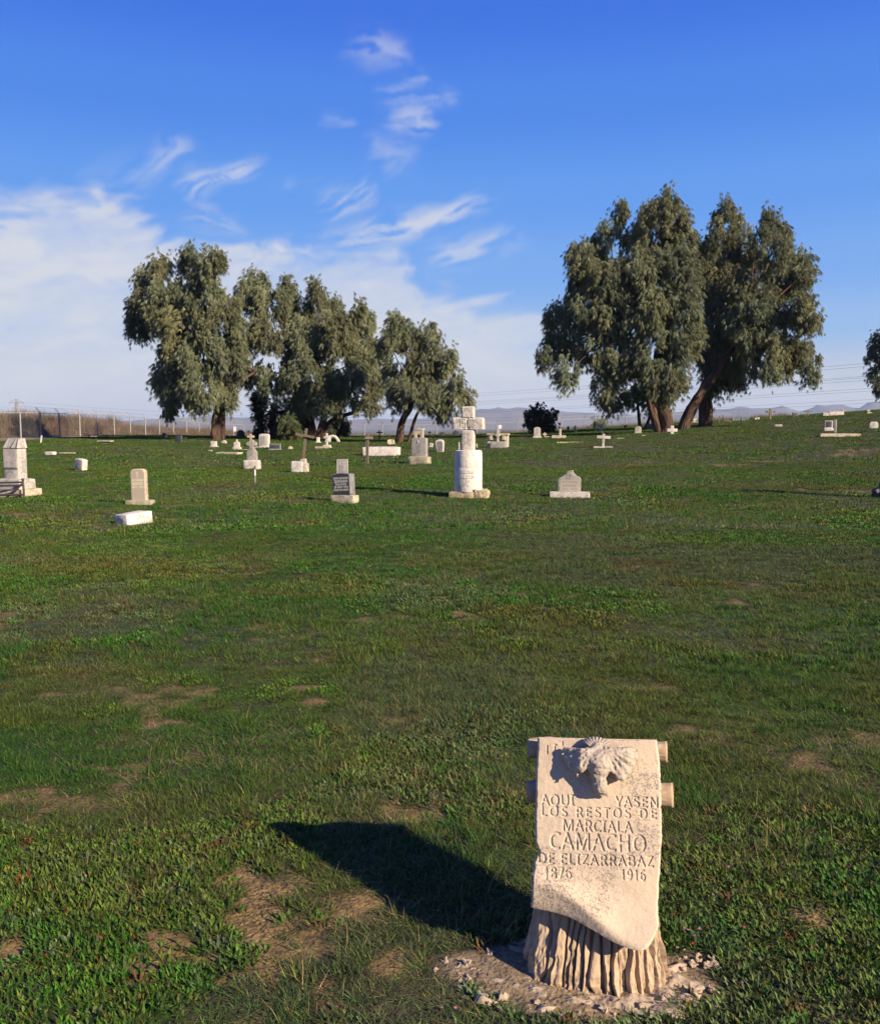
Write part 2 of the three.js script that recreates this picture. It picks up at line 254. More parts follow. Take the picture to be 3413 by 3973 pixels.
function bareness(x, z) {   // 0 turf .. 1 bare soil
  let b = sstep(0.46, 0.62, fbm2(x * 1.3 + 7, z * 1.3, 4, 60) + 0.55 * fbm2(x * 6, z * 6, 3, 66)) * 0.7;
  for (const [sx, sz, a, c] of soilSpots) { const dx = (x - sx) / a, dz = (z - sz) / c / 1.6; if (dx * dx + dz * dz < 6) b = Math.max(b, 0.9 - 0.9 * sstep(0.35, 1.25, Math.hypot(dx, dz) + 1.7 * fbm2(x * 8, z * 8, 4, 70) + 0.5 * fbm2(x * 30, z * 30, 2, 72))); }
  return b;
}
const pathMask = (x, z) => { const d = -z; return d > 40 && d < 76 && x < -24 ? sstep(0, 1.2, -27.2 - x + 0.05 * (d - 60) + 0.5 * noise2(x * 0.5, z * 0.5)) * sstep(56, 58.5, d) : 0; };
{
  const az = []; for (let i = 0; i <= 460; i++) az.push(-46 + 92 * i / 460); for (let i = 1; i < 90; i++) az.push(46 + 268 * i / 90);
  const radii = []; for (let r = 0.4; r < 15000; r *= r < 8 ? 1.013 : r < 140 ? 1.026 : 1.09) radii.push(r);
  const pos = [0, groundH(0, 0), 0], col = [0.1, 0.09, 0.05], uv = [0, 0], idx = [], n = az.length;
  for (const r of radii) for (const a of az) {
    const x = r * Math.sin(a * Math.PI / 180), z = -r * Math.cos(a * Math.PI / 180);
    pos.push(x, groundH(x, z), z); uv.push(x * 1.7, z * 1.7);
    const b = r < 110 ? bareness(x, z) : 0, pad = r < 5 ? padMask(x, z) : 0, road = pathMask(x, z), v = 0.5 + 0.5 * fbm2(x * 0.35, z * 0.35, 4, 80), dry = sstep(118, 150, r);
    let c = [lerp(0.035, 0.06, v), lerp(0.036, 0.048, v), lerp(0.012, 0.02, v)];
    c = c.map((k, i) => lerp(k, [0.27, 0.175, 0.062][i], b * 0.95));
    c = c.map((k, i) => lerp(k, [0.28, 0.21, 0.13][i], Math.max(pad, road)));
    c = c.map((k, i) => lerp(k, [0.15, 0.12, 0.075][i] * (0.8 + 0.6 * (v - 0.5)), dry));
    col.push(...c);
  }
  for (let j = 0; j < n; j++) idx.push(0, 1 + (j + 1) % n, 1 + j);
  for (let i = 0; i < radii.length - 1; i++) for (let j = 0; j < n; j++) { const a = 1 + i * n + j, b = 1 + i * n + (j + 1) % n, c = a + n, e = b + n; idx.push(a, b, c, b, e, c); }
  const g = new THREE.BufferGeometry(); g.setAttribute('position', new THREE.Float32BufferAttribute(pos, 3)); g.setAttribute('uv', new THREE.Float32BufferAttribute(uv, 2)); g.setAttribute('color', new THREE.Float32BufferAttribute(col, 3)); g.setIndex(idx); g.computeVertexNormals();
  const ground = shade(new THREE.Mesh(g, new THREE.MeshStandardMaterial({ name: 'soil', vertexColors: true, map: soilMap, bumpMap: soilBump, bumpScale: 0.012, roughness: 1 })));
  ground.name = 'ground'; tag(ground, 'grassy cemetery ground rising gently to a low crest', null, null, 'structure'); scene.add(ground);
}
function hillRange(name, label, dist, crestPx, color, rough, seed) {
  const crest = curveOf(crestPx), cols = 260, rows = 16, pos = [], idx = [], col = [];
  for (let i = 0; i <= cols; i++) {
    const px = lerp(-2600, 6000, i / cols), a = Math.atan((px - IMG_W / 2) / FOCAL), top = (HORIZON - crest(px)) / FOCAL * dist * (1 + rough * fbm2(px * 0.011, seed, 4, seed) * 2);
    for (let j = 0; j <= rows; j++) {
      const t = j / rows, depth = dist + (t - 0.6) * dist * 0.35, prof = Math.sin(Math.PI * clamp(t * 0.83, 0, 1)) ** 1.1;
      const gull = fbm2(px * 0.02 + t * 1.2, t * 4, 4, seed + 5) * 0.35 * Math.sin(Math.PI * t);
      const r = depth / Math.cos(a) ; pos.push(r * Math.sin(a), -14 + (top + 14) * Math.max(0, prof * (1 + gull * (t < 0.6 ? 1 : 0.3))), -r * Math.cos(a));
      const v = 0.85 + 0.5 * fbm2(px * 0.03, t * 5, 4, seed + 9); col.push(color[0] * v, color[1] * v, color[2] * v);
    }
  }
  for (let i = 0; i < cols; i++) for (let j = 0; j < rows; j++) { const a = i * (rows + 1) + j, b = a + rows + 1; idx.push(a, b, a + 1, b, b + 1, a + 1); }
  const g = new THREE.BufferGeometry(); g.setAttribute('position', new THREE.Float32BufferAttribute(pos, 3)); g.setAttribute('color', new THREE.Float32BufferAttribute(col, 3)); g.setIndex(idx); g.computeVertexNormals();
  const m = shade(new THREE.Mesh(g, new THREE.MeshStandardMaterial({ name: 'hill_scrub', vertexColors: true, roughness: 1 }))); m.name = name; tag(m, label, null, null, 'structure'); scene.add(m);
}
hillRange('hills', 'long range of hazy hills beyond the plain', 7000, [[-2600, 1620], [-300, 1640], [500, 1632], [760, 1622], [850, 1608], [930, 1622], [1010, 1612], [1120, 1626], [1400, 1625], [1600, 1622], [1750, 1618], [1850, 1598], [1960, 1582], [2080, 1590], [2240, 1600], [2420, 1612], [2560, 1606], [2720, 1586], [2860, 1580], [2960, 1582], [3060, 1592], [3160, 1588], [3230, 1576], [3300, 1580], [3390, 1560], [3460, 1556], [3700, 1580], [4200, 1600], [6000, 1630]], [0.14, 0.12, 0.095], 0.05, 610);

// ------------------------------------------------------------------ grass
function bladeGeo(list) {   // list of {x,z, len, wid, yaw, lean, bend, tint:[r,g,b]} merged into one tuft
  const pos = [], nor = [], col = [], idx = [];
  for (const b of list) {
    const c = Math.cos(b.yaw), s = Math.sin(b.yaw), base = pos.length / 3, segs = b.segs ?? 2;
    for (let k = 0; k <= segs; k++) {
      const t = k / segs, w = b.wid * (b.fat ? Math.sin(Math.PI * clamp(0.12 + 0.85 * t)) : 1 - t * 0.86) / 2, out = b.lean * t * b.len + b.bend * t * t * b.len, y = t * b.len * Math.sqrt(Math.max(0.1, 1 - (b.lean + b.bend * t) ** 2 * 0.7));
      for (const e of [-1, 1]) { pos.push(b.x + c * out - s * e * w, y - 0.004, b.z + s * out + c * e * w); nor.push(-c * 0.6, 0.8, -s * 0.6); col.push(...b.tint); }
    }
    for (let k = 0; k < segs; k++) { const a = base + k * 2; idx.push(a, a + 1, a + 2, a + 1, a + 3, a + 2); }
  }
  const g = new THREE.BufferGeometry(); g.setAttribute('position', new THREE.Float32BufferAttribute(pos, 3)); g.setAttribute('color', new THREE.Float32BufferAttribute(col, 3)); g.setIndex(idx); g.computeVertexNormals(); return g;
}
const bladeMat = M.blade.clone(); bladeMat.vertexColors = true;
function tuft(seed, n, spread, len, wid, lean, fat = false) {
  const r = rngOf(seed), list = [];
  for (let i = 0; i < n; i++) { const a = r() * 6.283, q = Math.sqrt(r()) * spread, v = 0.55 + 1.2 * r() ** 1.7, w = r() - 0.5; list.push({ x: Math.cos(a) * q, z: Math.sin(a) * q, len: len * (0.55 + 0.75 * r()), wid: wid * (0.7 + 0.6 * r()), yaw: a + (r() - 0.5) * 2.2, lean: lean * (0.3 + r()), bend: lean * 0.9 * r(), fat, tint: [v * (1 + w * 0.3), v, v * (1 - w * 0.3)] }); }
  return bladeGeo(list);
}
const keepOut = [];   // [x, z, radius] of low slabs that no blade grows through
const grassR = rngOf(4242);
const G = { lush: [0.036, 0.12, 0.007], mid: [0.074, 0.134, 0.012], olive: [0.108, 0.124, 0.018], grey: [0.09, 0.118, 0.05], rust: [0.14, 0.062, 0.018], straw: [0.32, 0.235, 0.105] };
const mixc = (a, b, t) => [lerp(a[0], b[0], t), lerp(a[1], b[1], t), lerp(a[2], b[2], t)];
function turfColor(x, z) {
  const a = fbm2(x * 0.33, z * 0.33, 4, 500), b = fbm2(x * 0.9 + 9, z * 0.9, 3, 520), c = fbm2(x * 0.55 + 31, z * 0.55, 3, 540), e = fbm2(x * 2.6, z * 2.6, 2, 560);
  let q = mixc(G.lush, G.mid, sstep(-0.3, 0.3, a + 0.4 * e)); q = mixc(q, G.olive, sstep(0.02, 0.35, b + 0.4 * e) * 0.6); q = mixc(q, G.grey, sstep(0.05, 0.35, c) * 0.75); q = mixc(q, G.rust, sstep(0.22, 0.45, fbm2(x * 0.8 + 70, z * 0.8, 4, 580)) * 0.38); return q;
}
const bands = {};
function scatter(name, label, geos, d0, d1, density, choose) {
  const out = geos.map(() => ({ m: [], c: [] })), o = new THREE.Object3D();
  const area = 0.6 * (d1 * d1 - d0 * d0) + 3.6 * (d1 - d0), n = Math.round(area * density);
  for (let i = 0; i < n; i++) {
    const d = Math.sqrt(d0 * d0 + grassR() * (d1 * d1 - d0 * d0)), half = 0.6 * d + 1.8, x = (grassR() * 2 - 1) * half, z = -d;
    const pick = choose(x, z, grassR); if (!pick) continue;
    if (keepOut.some(([kx, kz, kr]) => (x - kx) ** 2 + (z - kz) ** 2 < kr * kr)) continue;
    o.position.set(x, groundH(x, z), z); o.rotation.set((grassR() - 0.5) * 0.3, grassR() * 6.283, (grassR() - 0.5) * 0.3); o.scale.set(pick.s * (pick.w ?? 1), pick.s * (pick.h ?? 1), pick.s * (pick.w ?? 1)); o.updateMatrix();
    const k = pick.k; out[k].m.push(...o.matrix.elements); const v = 0.7 + 0.6 * grassR(); out[k].c.push(pick.c[0] * v, pick.c[1] * v, pick.c[2] * v);
  }
  out.forEach((q, k) => {
    if (!q.m.length) return; const count = q.m.length / 16, im = shade(new THREE.InstancedMesh(geos[k], bladeMat, count));
    im.instanceMatrix = new THREE.InstancedBufferAttribute(new Float32Array(q.m), 16); im.instanceColor = new THREE.InstancedBufferAttribute(new Float32Array(q.c), 3);
    im.name = numbered(name[k] ?? name[0]); tag(im, label[k] ?? label[0], null, null, 'stuff'); scene.add(im);
  });
}
function growGrass() {
  const near = [tuft(1, 12, 0.02, 0.036, 0.0036, 0.6), tuft(2, 10, 0.026, 0.048, 0.0034, 0.75), tuft(3, 16, 0.022, 0.019, 0.0075, 0.8, true), tuft(4, 7, 0.03, 0.06, 0.0024, 0.9)];
  const patchy = (x, z) => { const b = bareness(x, z), p = -z < 5 ? padMask(x, z) : 0; return Math.max(b, p > 0.25 ? 1 : p * 2, pathMask(x, z)); };
  const hgt = (x, z) => clamp(0.8 + 0.7 * fbm2(x * 1.8, z * 1.8, 3, 600) + 0.9 * fbm2(x * 7, z * 7, 2, 610) + 0.5 * Math.max(0, fbm2(x * 0.5, z * 0.5, 3, 620)), 0.3, 2.2);
  const nearPick = (big) => (x, z, r) => {
    const b = patchy(x, z); if (r() < b * 1.02 - 0.015) return null;
    const d = -z, leafy = sstep(-0.02, 0.3, fbm2(x * 0.7 + 3, z * 0.7, 3, 640) + 0.5 * fbm2(x * 3, z * 3, 2, 645) + 0.2 * sstep(5, 2.5, d)), q = r(), h = hgt(x, z) * (1 - 0.4 * b);
    let c = turfColor(x, z); const kind = r(); if (kind < 0.14) c = mixc(c, G.olive, 0.8); else if (kind < 0.26) c = mixc(c, G.lush, 0.8); else if (kind < 0.295) c = mixc(c, G.rust, 0.75); else if (kind < 0.4) c = mixc(c, G.grey, 0.8);
    const dry = sstep(0.08, 0.4, fbm2(x * 0.9 + 17, z * 0.9, 4, 660)) * 0.5 + b * 0.25;
    if (q < 0.03 + dry * 0.45) return { k: 3, c: r() < 0.5 ? G.straw : mixc(G.straw, G.grey, 0.6), s: big * (0.5 + 0.6 * r()), h };
    if (r() < leafy * 0.8) return { k: 2, c: r() < 0.006 && d < 5 ? [0.16, 0.035, 0.015] : c, s: big * (0.7 + 0.8 * r()), h: 0.7 + 0.6 * h };
    return { k: r() < 0.6 ? 0 : 1, c, s: big * (0.6 + 0.6 * r()), h };
  };
  const names = ['grass', 'grass', 'ground_cover', 'dry_grass'], labels = ['short green grass blades covering the cemetery ground', 'longer leaning green grass over the cemetery ground', 'low fleshy green ground cover among the grass', 'thin straw coloured dry grass stems in the turf'];
  scatter(names, labels, near, 1.7, 6, 3000, nearPick(1.0));
  scatter(names, labels, near, 6, 14, 1050, nearPick(1.35));
  const mid = [tuft(11, 16, 0.05, 0.055, 0.007, 0.6), tuft(12, 14, 0.06, 0.065, 0.006, 0.75), tuft(13, 22, 0.06, 0.03, 0.015, 0.8, true), tuft(14, 9, 0.07, 0.085, 0.005, 0.85)];
  scatter(names, labels, mid, 14, 32, 280, nearPick(1.0));
  scatter(names, labels, mid, 32, 84, 55, (x, z, r) => { const p = nearPick(1.35)(x, z, r); if (p && p.k === 3 && r() < 0.6) return { ...p, k: 1, c: turfColor(x, z) }; return p; });
}

// ------------------------------------------------------------------ the near headstone: a scroll hung on a carved tree stump, with a dove
{
  const YAW = -0.15, LEAN = 20 * Math.PI / 180;
  const back = V(0, 0, -0.135).applyAxisAngle(V(0, 1, 0), YAW);
  const root = thing('tree_stump_headstone', 'large sandy headstone of an inscribed scroll with a dove on a carved tree stump', 'headstone', V(HERO.x + back.x, groundH(HERO.x, HERO.z) - 0.012, HERO.z + back.z), YAW);
  root.updateMatrixWorld(true);
  const inv = root.matrixWorld.clone().invert();
  const sheet = new THREE.Group(); // local frame of the leaning sheet: u right, v up the sheet, w out of it
  const P0 = V(0, 0.14, 0.105), U = V(1, 0, 0), Vv = V(0, Math.cos(LEAN), -Math.sin(LEAN)), Wv = V(0, Math.sin(LEAN), Math.cos(LEAN));
  const toUV = (zx, zy, w = 0) => {   // bearing of a detail on the sheet -> (u, v)
    const o = camera.position.clone().applyMatrix4(inv), r = ray(1900 + zx / 1.737, 2780 + zy / 1.737).transformDirection(inv);
    const t = P0.clone().addScaledVector(Wv, w).sub(o).dot(Wv) / r.dot(Wv), q = o.addScaledVector(r, t).sub(P0); return [q.dot(U), q.dot(Vv)];
  };
  const frame = (u, v, w) => P0.clone().addScaledVector(U, u).addScaledVector(Vv, v).addScaledVector(Wv, w);
  const byV = (pts) => { const q = pts.map(([x, y]) => toUV(x, y)).map(([u, v]) => [v, u]).sort((a, b) => a[0] - b[0]); return smoothOf(q); };
  const byU = (pts) => smoothOf(pts.map(([x, y]) => toUV(x, y)).sort((a, b) => a[0] - b[0]));
  const uL = byV([[320, 138], [308, 400], [305, 560], [303, 830], [318, 885], [334, 915], [312, 950], [298, 975], [290, 1060], [283, 1150], [275, 1290]]);
  const uR = byV([[1125, 155], [1147, 330], [1155, 560], [1160, 760], [1150, 1000], [1137, 1200], [1133, 1400], [1130, 1550]]);
  const vB = byU([[270, 1285], [340, 1298], [420, 1312], [560, 1350], [700, 1420], [850, 1498], [950, 1536], [1030, 1550], [1080, 1535], [1120, 1490], [1140, 1450]]);
  const vT = byU([[320, 138], [700, 148], [1125, 157]]);
  // the carving: letters cut into the sheet
  const CW = 1100, CH = 1600, U0 = -0.235, U1 = 0.235, V0 = -0.03, V1 = 0.66, cv = document.createElement('canvas'); cv.width = CW; cv.height = CH;
  const cx = cv.getContext('2d'); cx.fillStyle = '#000'; cx.fillRect(0, 0, CW, CH); cx.fillStyle = '#fff'; cx.strokeStyle = '#fff';
  const toC = (zx, zy) => { const [u, v] = toUV(zx, zy); return [(u - U0) / (U1 - U0) * CW, (V1 - v) / (V1 - V0) * CH]; };
  function line(text, x0, yb0, x1, yb1, h, heavy = false) {   // baseline from (x0,yb0) to (x1,yb1), cap height h, all as bearings
    const [ax, ay] = toC(x0, yb0), [bx, by] = toC(x1, yb1), [, ty] = toC(x0, yb0 - h), cap = ay - ty, L = Math.hypot(bx - ax, by - ay);
    cx.save(); cx.translate(ax, ay); cx.rotate(Math.atan2(by - ay, bx - ax)); cx.font = (heavy ? '' : '') + '200px sans-serif'; const capF = 143;
    const chars = [...text], widths = chars.map((c) => cx.measureText(c).width), sum = widths.reduce((a, b) => a + b, 0), sy = cap / capF, sx = Math.min(sy * 1.0, L / sum * 0.97), gap = (L - sum * sx) / Math.max(1, chars.length - 1);
    let x = 0; chars.forEach((c, i) => { cx.save(); cx.translate(x, 0); cx.scale(sx, sy); cx.fillText(c, 0, 0); cx.lineWidth = 4; cx.strokeText(c, 0, 0); cx.restore(); x += widths[i] * sx + gap; }); cx.restore();
  }
  line('AQUI', 345, 600, 572, 602, 72); line('YASEN', 845, 608, 1142, 618, 70);
  line('LOS RESTOS DE', 342, 672, 1128, 692, 66); line('MARCIALA', 484, 770, 962, 788, 76); line('CAMACHO', 398, 892, 1060, 918, 112, true);
  line('DE ELIZARRABAZ', 318, 992, 1106, 1018, 72); line('1876', 356, 1088, 552, 1092, 72); line('1916', 876, 1102, 1052, 1110, 72);
  for (const [x0, y0, x1, y1] of [[385, 195, 385, 255], [436, 190, 436, 258], [430, 192, 452, 192], [488, 168, 488, 200]]) { const [a, b] = toC(x0, y0), [c, e] = toC(x1, y1); cx.lineWidth = 9; cx.beginPath(); cx.moveTo(a, b); cx.lineTo(c, e); cx.stroke(); }
  const img = cx.getImageData(0, 0, CW, CH).data, cut = new Float32Array(CW * CH); for (let i = 0; i < CW * CH; i++) cut[i] = img[i * 4] / 255;
  const soft = new Float32Array(CW * CH); for (let y = 2; y < CH - 2; y++) for (let x = 2; x < CW - 2; x++) { let s = 0; for (let j = -2; j <= 2; j++) for (let i = -2; i <= 2; i++) s += cut[(y + j) * CW + x + i]; soft[y * CW + x] = s / 25; }
  const engraved = (u, v) => { const x = clamp((u - U0) / (U1 - U0) * CW, 0, CW - 2), y = clamp((V1 - v) / (V1 - V0) * CH, 0, CH - 2), ix = x | 0, iy = y | 0, fx = x - ix, fy = y - iy, g = (i, j) => soft[(iy + j) * CW + ix + i]; return lerp(lerp(g(0, 0), g(1, 0), fx), lerp(g(0, 1), g(1, 1), fx), fy); };
  function surface(s, t) {
    const uA = lerp(toUVl, toUVr, s), top = vT(uA), bot = vB(uA), v = lerp(top, bot, t), l = uL(v), r = uR(v), u = lerp(l, r, s), q = (1 - t) * (top - bot), qf = Math.max(0, v - vB(Math.min(uA, uLow)));
    let w = 0.012 * Math.cos((s - 0.5) * 2.2) - 0.012;
    const flare = 0.08 * (1 - clamp(qf / 0.15)) ** 2; w += flare * (0.7 + 0.3 * s);
    const rl = 0.088 * (1 - sstep(0.05, 1.0, s)) + 0.014; if (q < rl) { const k = 1 - q / rl; w += 0.2 * rl * (1 - s) * Math.sin(k * 2.2) - k * k * 0.62 * rl; }
    const ridge = Math.exp(-(((q - 0.085 * (1 - s * 0.9)) / 0.025) ** 2)) * 0.015 * (1 - sstep(0.3, 0.95, s)); w += ridge;
    w += 0.0016 * fbm2(u * 30, v * 30, 3, 700);
    const edgeK = Math.min(s, 1 - s, t * 1.6) ; w -= 0.006 * (1 - sstep(0, 0.018, edgeK));
    return [u + 0.0022 * fbm2(v * 60, s * 4, 3, 720) * (Math.abs(s - 0.5) > 0.47 ? 1 : 0.2), v, w];
  }
  const uLow = toUV(1000, 1545)[0], toUVl = toUV(300, 900)[0], toUVr = toUV(1155, 900)[0];
  const NU = 320, NV = 480, pos = [], uv = [], idx = [];
  for (let j = 0; j <= NV; j++) for (let i = 0; i <= NU; i++) { const [u, v, w] = surface(i / NU, j / NV), p = frame(u, v, w - 0.0038 * engraved(u, v)); pos.push(p.x, p.y, p.z); uv.push(u * 1.6, v * 1.6); }
  for (let j = 0; j < NV; j++) for (let i = 0; i < NU; i++) { const a = j * (NU + 1) + i, b = a + NU + 1; idx.push(a, b, a + 1, b, b + 1, a + 1); }
  const ring = []; for (let i = 0; i <= NU; i++) ring.push(i); for (let j = 1; j <= NV; j++) ring.push(j * (NU + 1) + NU); for (let i = NU - 1; i >= 0; i--) ring.push(NV * (NU + 1) + i); for (let j = NV - 1; j > 0; j--) ring.push(j * (NU + 1));
  const TH = 0.026, backAt = [], BU = 40, BV = 60;   // the sheet's back follows its front
  for (let j = 0; j <= BV; j++) for (let i = 0; i <= BU; i++) { const [u, v, w] = surface(i / BU, j / BV), p = frame(u, v, w - TH); backAt.push(pos.length / 3); pos.push(p.x, p.y, p.z); uv.push(u * 1.6 + 0.3, v * 1.6); }
  for (let j = 0; j < BV; j++) for (let i = 0; i < BU; i++) { const a = backAt[j * (BU + 1) + i], b = backAt[(j + 1) * (BU + 1) + i]; idx.push(a, a + 1, b, b, a + 1, b + 1); }
  const ringUV = ring.map((k) => [(k % (NU + 1)) / NU, Math.floor(k / (NU + 1)) / NV]), first = pos.length / 3;
  ring.forEach((k, n) => { const [a, b] = ringUV[n], [u, v, w] = surface(a, b), f = frame(u, v, w - 0.0015), p = frame(u, v, w - TH); pos.push(f.x, f.y, f.z); uv.push(u * 1.6, v * 1.6); pos.push(p.x, p.y, p.z); uv.push(u * 1.6 + 0.03, v * 1.6 + 0.03); });
  for (let k = 0; k < ring.length; k++) { const n = (k + 1) % ring.length, a = ring[k], b = ring[n], c = first + k * 2, e = first + n * 2; idx.push(a, b, c, b, e, c, c, e, c + 1, e, e + 1, c + 1); }
  const sg = new THREE.BufferGeometry(); sg.setAttribute('position', new THREE.Float32BufferAttribute(pos, 3)); sg.setAttribute('uv', new THREE.Float32BufferAttribute(uv, 2)); sg.setIndex(idx); sg.computeVertexNormals();
  const heroMat = M.hero_stone.clone(); heroMat.side = THREE.DoubleSide;
  part('scroll', sg, heroMat, root, 'smooth stone scroll with carved Spanish lettering and a curled lower edge');

  // the stump: flared foot with carved bark ridges, narrowing into a post behind the sheet
  {
    const NA = 720, NH = 130, P = [], I = [], T = [], H = 0.64;
    const arc = [0]; { const e = 2 / 2.8, q = (i) => { const a = i / NA * 2 * Math.PI, c = Math.cos(a), s = Math.sin(a); return [Math.sign(c) * Math.abs(c) ** e * 0.2, Math.sign(s) * Math.abs(s) ** e * 0.115]; }; for (let i = 1; i <= NA; i++) { const [x0, z0] = q(i - 1), [x1, z1] = q(i); arc.push(arc[i - 1] + Math.hypot(x1 - x0, z1 - z0)); } const L = arc[NA]; for (let i = 0; i <= NA; i++) arc[i] /= L; }
    const ridgeN = 40, rr = rngOf(88), jit = Array.from({ length: ridgeN }, () => [rr(), rr(), rr()]);
    for (let j = 0; j <= NH; j++) {
      const t = j / NH, h = t * H, rx = h < 0.3 ? lerp(0.207, 0.158, sstep(0, 0.3, h) * 0.85 + 0.15 * h / 0.3) : lerp(0.158, 0.165, (h - 0.3) / 0.3), rz = lerp(0.135, 0.1, sstep(0, 0.4, h)), cz = -0.005 - h * 0.36 + 0.02 * sstep(0, 0.1, h) - 0.02 * sstep(0.1, 0.5, h);
      for (let i = 0; i <= NA; i++) {
        const a = i / NA * 2 * Math.PI, k = arc[i] * ridgeN + 0.75 * noise2(arc[i] * 17, h * 3, 5) + 0.35 * noise2(arc[i] * 44, h * 14, 6), cell = ((Math.floor(k) % ridgeN) + ridgeN) % ridgeN, f = k - Math.floor(k), J = jit[cell];
        const broken = sstep(0.02, 0.0, Math.abs(h - (0.05 + 0.22 * J[2])) - 0.004 - 0.008 * J[1]) * 0.6;
        const lip = 0.1 * noise2(cell * 3.7, h * 18, 11), saw = sstep(0, 0.13, f - 0.05 + lip) * (0.62 + 0.38 * f) * (1 - sstep(0.84, 0.95, f + lip)), groove = saw * (0.45 + 0.75 * J[0]) * (1 - 0.5 * broken);
        const c = Math.cos(a), s = Math.sin(a), e = 2 / 2.8, x = Math.sign(c) * Math.abs(c) ** e, z = Math.sign(s) * Math.abs(s) ** e;
        const g = 0.03 * (groove - 0.5) * sstep(0.6, 0.42, h) + 0.007 * fbm3(x * 9, h * 26, z * 9, 3) + 0.005 * fbm3(x * 26, h * 45, z * 26, 3) + (h < 0.03 ? 0.012 * fbm3(x * 14, 0, z * 14, 2) : 0);
        P.push(x * rx * (1 + g / 0.2), h - 0.01 - 0.4 * (1 - z) * rz * sstep(0.3, 1, t), z * rz + cz + z * g); T.push(i / NA * 1.4, h * 1.4);
      }
    }
    for (let j = 0; j < NH; j++) for (let i = 0; i < NA; i++) { const a = j * (NA + 1) + i, b = a + NA + 1; I.push(a, b, a + 1, b, b + 1, a + 1); }
    const mI = P.length / 3; P.push(0, H - 0.01 - 0.4 * 0.1, -H * 0.36 - 0.005); T.push(0, 0); for (let i = 0; i < NA; i++) I.push(mI, NH * (NA + 1) + i + 1, NH * (NA + 1) + i);
    const g = new THREE.BufferGeometry(); g.setAttribute('position', new THREE.Float32BufferAttribute(P, 3)); g.setAttribute('uv', new THREE.Float32BufferAttribute(T, 2)); g.setIndex(I); g.computeVertexNormals();
    const bm = M.hero_bark.clone(); bm.side = THREE.DoubleSide; part('stump', g, bm, root, 'flared tree stump foot carved with deep bark ridges');
  }
  for (const [x0, y0, x1, y1, r] of [[254, 214, 1192, 232, 0.0305], [248, 506, 1232, 526, 0.033]]) {   // the two cut branches whose ends stick out on both sides
    const a = toUV(x0, y0, -0.085), b = toUV(x1, y1, -0.085), A = frame(a[0], a[1], -0.085), B = frame(b[0], b[1], -0.085);
    const pts = []; for (let k = 0; k <= 6; k++) pts.push(A.clone().lerp(B, k / 6).add(V(0, 0.003 * Math.sin(k * 2), 0.003 * Math.cos(k * 3))));
    const g = tube(pts, r, r * 1.04, 26, 60, 0.12, r * 900);
    const p = g.attributes.position; for (let i = 0; i < p.count; i++) { const q = fbm3(p.getX(i) * 22, p.getY(i) * 60, p.getZ(i) * 60, 3) * 0.006; p.setZ(i, p.getZ(i) + q); p.setY(i, p.getY(i) + q); }
    g.computeVertexNormals(); part('branch', g, M.hero_bark, root);
  }
  // the dove, head down, wings half spread, standing proud of the sheet
  {
    const N = 110, mc = new MarchingCubes(N, M.dove_stone, false, false, 400000), S = 0.16, [du, dv] = toUV(742, 318);
    const at2 = (zx, zy, w) => { const [u, v] = toUV(zx, zy); return [u - du, v - dv, w]; };
    const chain = [
      [at2(725, 215, 0.02), 0.034, at2(735, 320, 0.034), 0.046], [at2(735, 315, 0.036), 0.046, at2(728, 400, 0.034), 0.026], [at2(728, 400, 0.034), 0.022, at2(732, 432, 0.033), 0.0185], [at2(738, 462, 0.033), 0.026, at2(746, 476, 0.032), 0.025], [at2(756, 492, 0.028), 0.013, at2(790, 530, 0.016), 0.005],
      [at2(660, 250, 0.046), 0.02, at2(612, 335, 0.044), 0.018], [at2(800, 260, 0.04), 0.026, at2(905, 270, 0.038), 0.026], [at2(905, 280, 0.036), 0.024, at2(885, 385, 0.016), 0.02],
    ];
    const wingR = at2(770, 200, 0), wingL = at2(700, 195, 0);
    const poly2 = (pts) => pts.map(([x, y]) => at2(x, y, 0));
    const plates = [
      [poly2([[770, 205], [870, 218], [960, 200], [993, 225], [990, 290], [960, 350], [920, 405], [880, 432], [852, 425], [845, 395], [800, 360], [750, 330]]), curveOf([[at2(770, 0, 0)[0], 0.04], [at2(870, 0, 0)[0], 0.042], [at2(990, 0, 0)[0], 0.016]]), 0.011],
      [poly2([[715, 208], [640, 216], [560, 214], [500, 205], [490, 235], [508, 310], [545, 365], [588, 408], [600, 368], [650, 348], [700, 340]]), curveOf([[at2(490, 0, 0)[0], 0.012], [at2(560, 0, 0)[0], 0.03], [at2(615, 0, 0)[0], 0.05], [at2(715, 0, 0)[0], 0.042]]), 0.009],
    ];
    const inPoly = (P, x, y) => { let d = 1e9, s = 1; for (let i = 0, k = P.length - 1; i < P.length; k = i++) { const ex = P[k][0] - P[i][0], ey = P[k][1] - P[i][1], wx = x - P[i][0], wy = y - P[i][1], t = clamp((wx * ex + wy * ey) / (ex * ex + ey * ey)), bx = wx - ex * t, by = wy - ey * t; d = Math.min(d, bx * bx + by * by); const c1 = y >= P[i][1], c2 = y < P[k][1], c3 = ex * wy > ey * wx; if ((c1 && c2 && c3) || (!c1 && !c2 && !c3)) s = -s; } return s * Math.sqrt(d); };
    const plate = (p, [P, wc, th]) => { const a = inPoly(P, p[0], p[1]) + 0.006, b = Math.abs(p[2] - wc(p[0])) - th + 0.006; return Math.min(Math.max(a, b), 0) + Math.hypot(Math.max(a, 0), Math.max(b, 0)) - 0.006; };
    const seg = (p, a, ra, b, rb) => { const bx = b[0] - a[0], by = b[1] - a[1], bz = b[2] - a[2], px = p[0] - a[0], py = p[1] - a[1], pz = p[2] - a[2], t = clamp((px * bx + py * by + pz * bz) / (bx * bx + by * by + bz * bz)); return Math.hypot(px - bx * t, py - by * t, pz - bz * t) - 0.8 * lerp(ra, rb, t); };
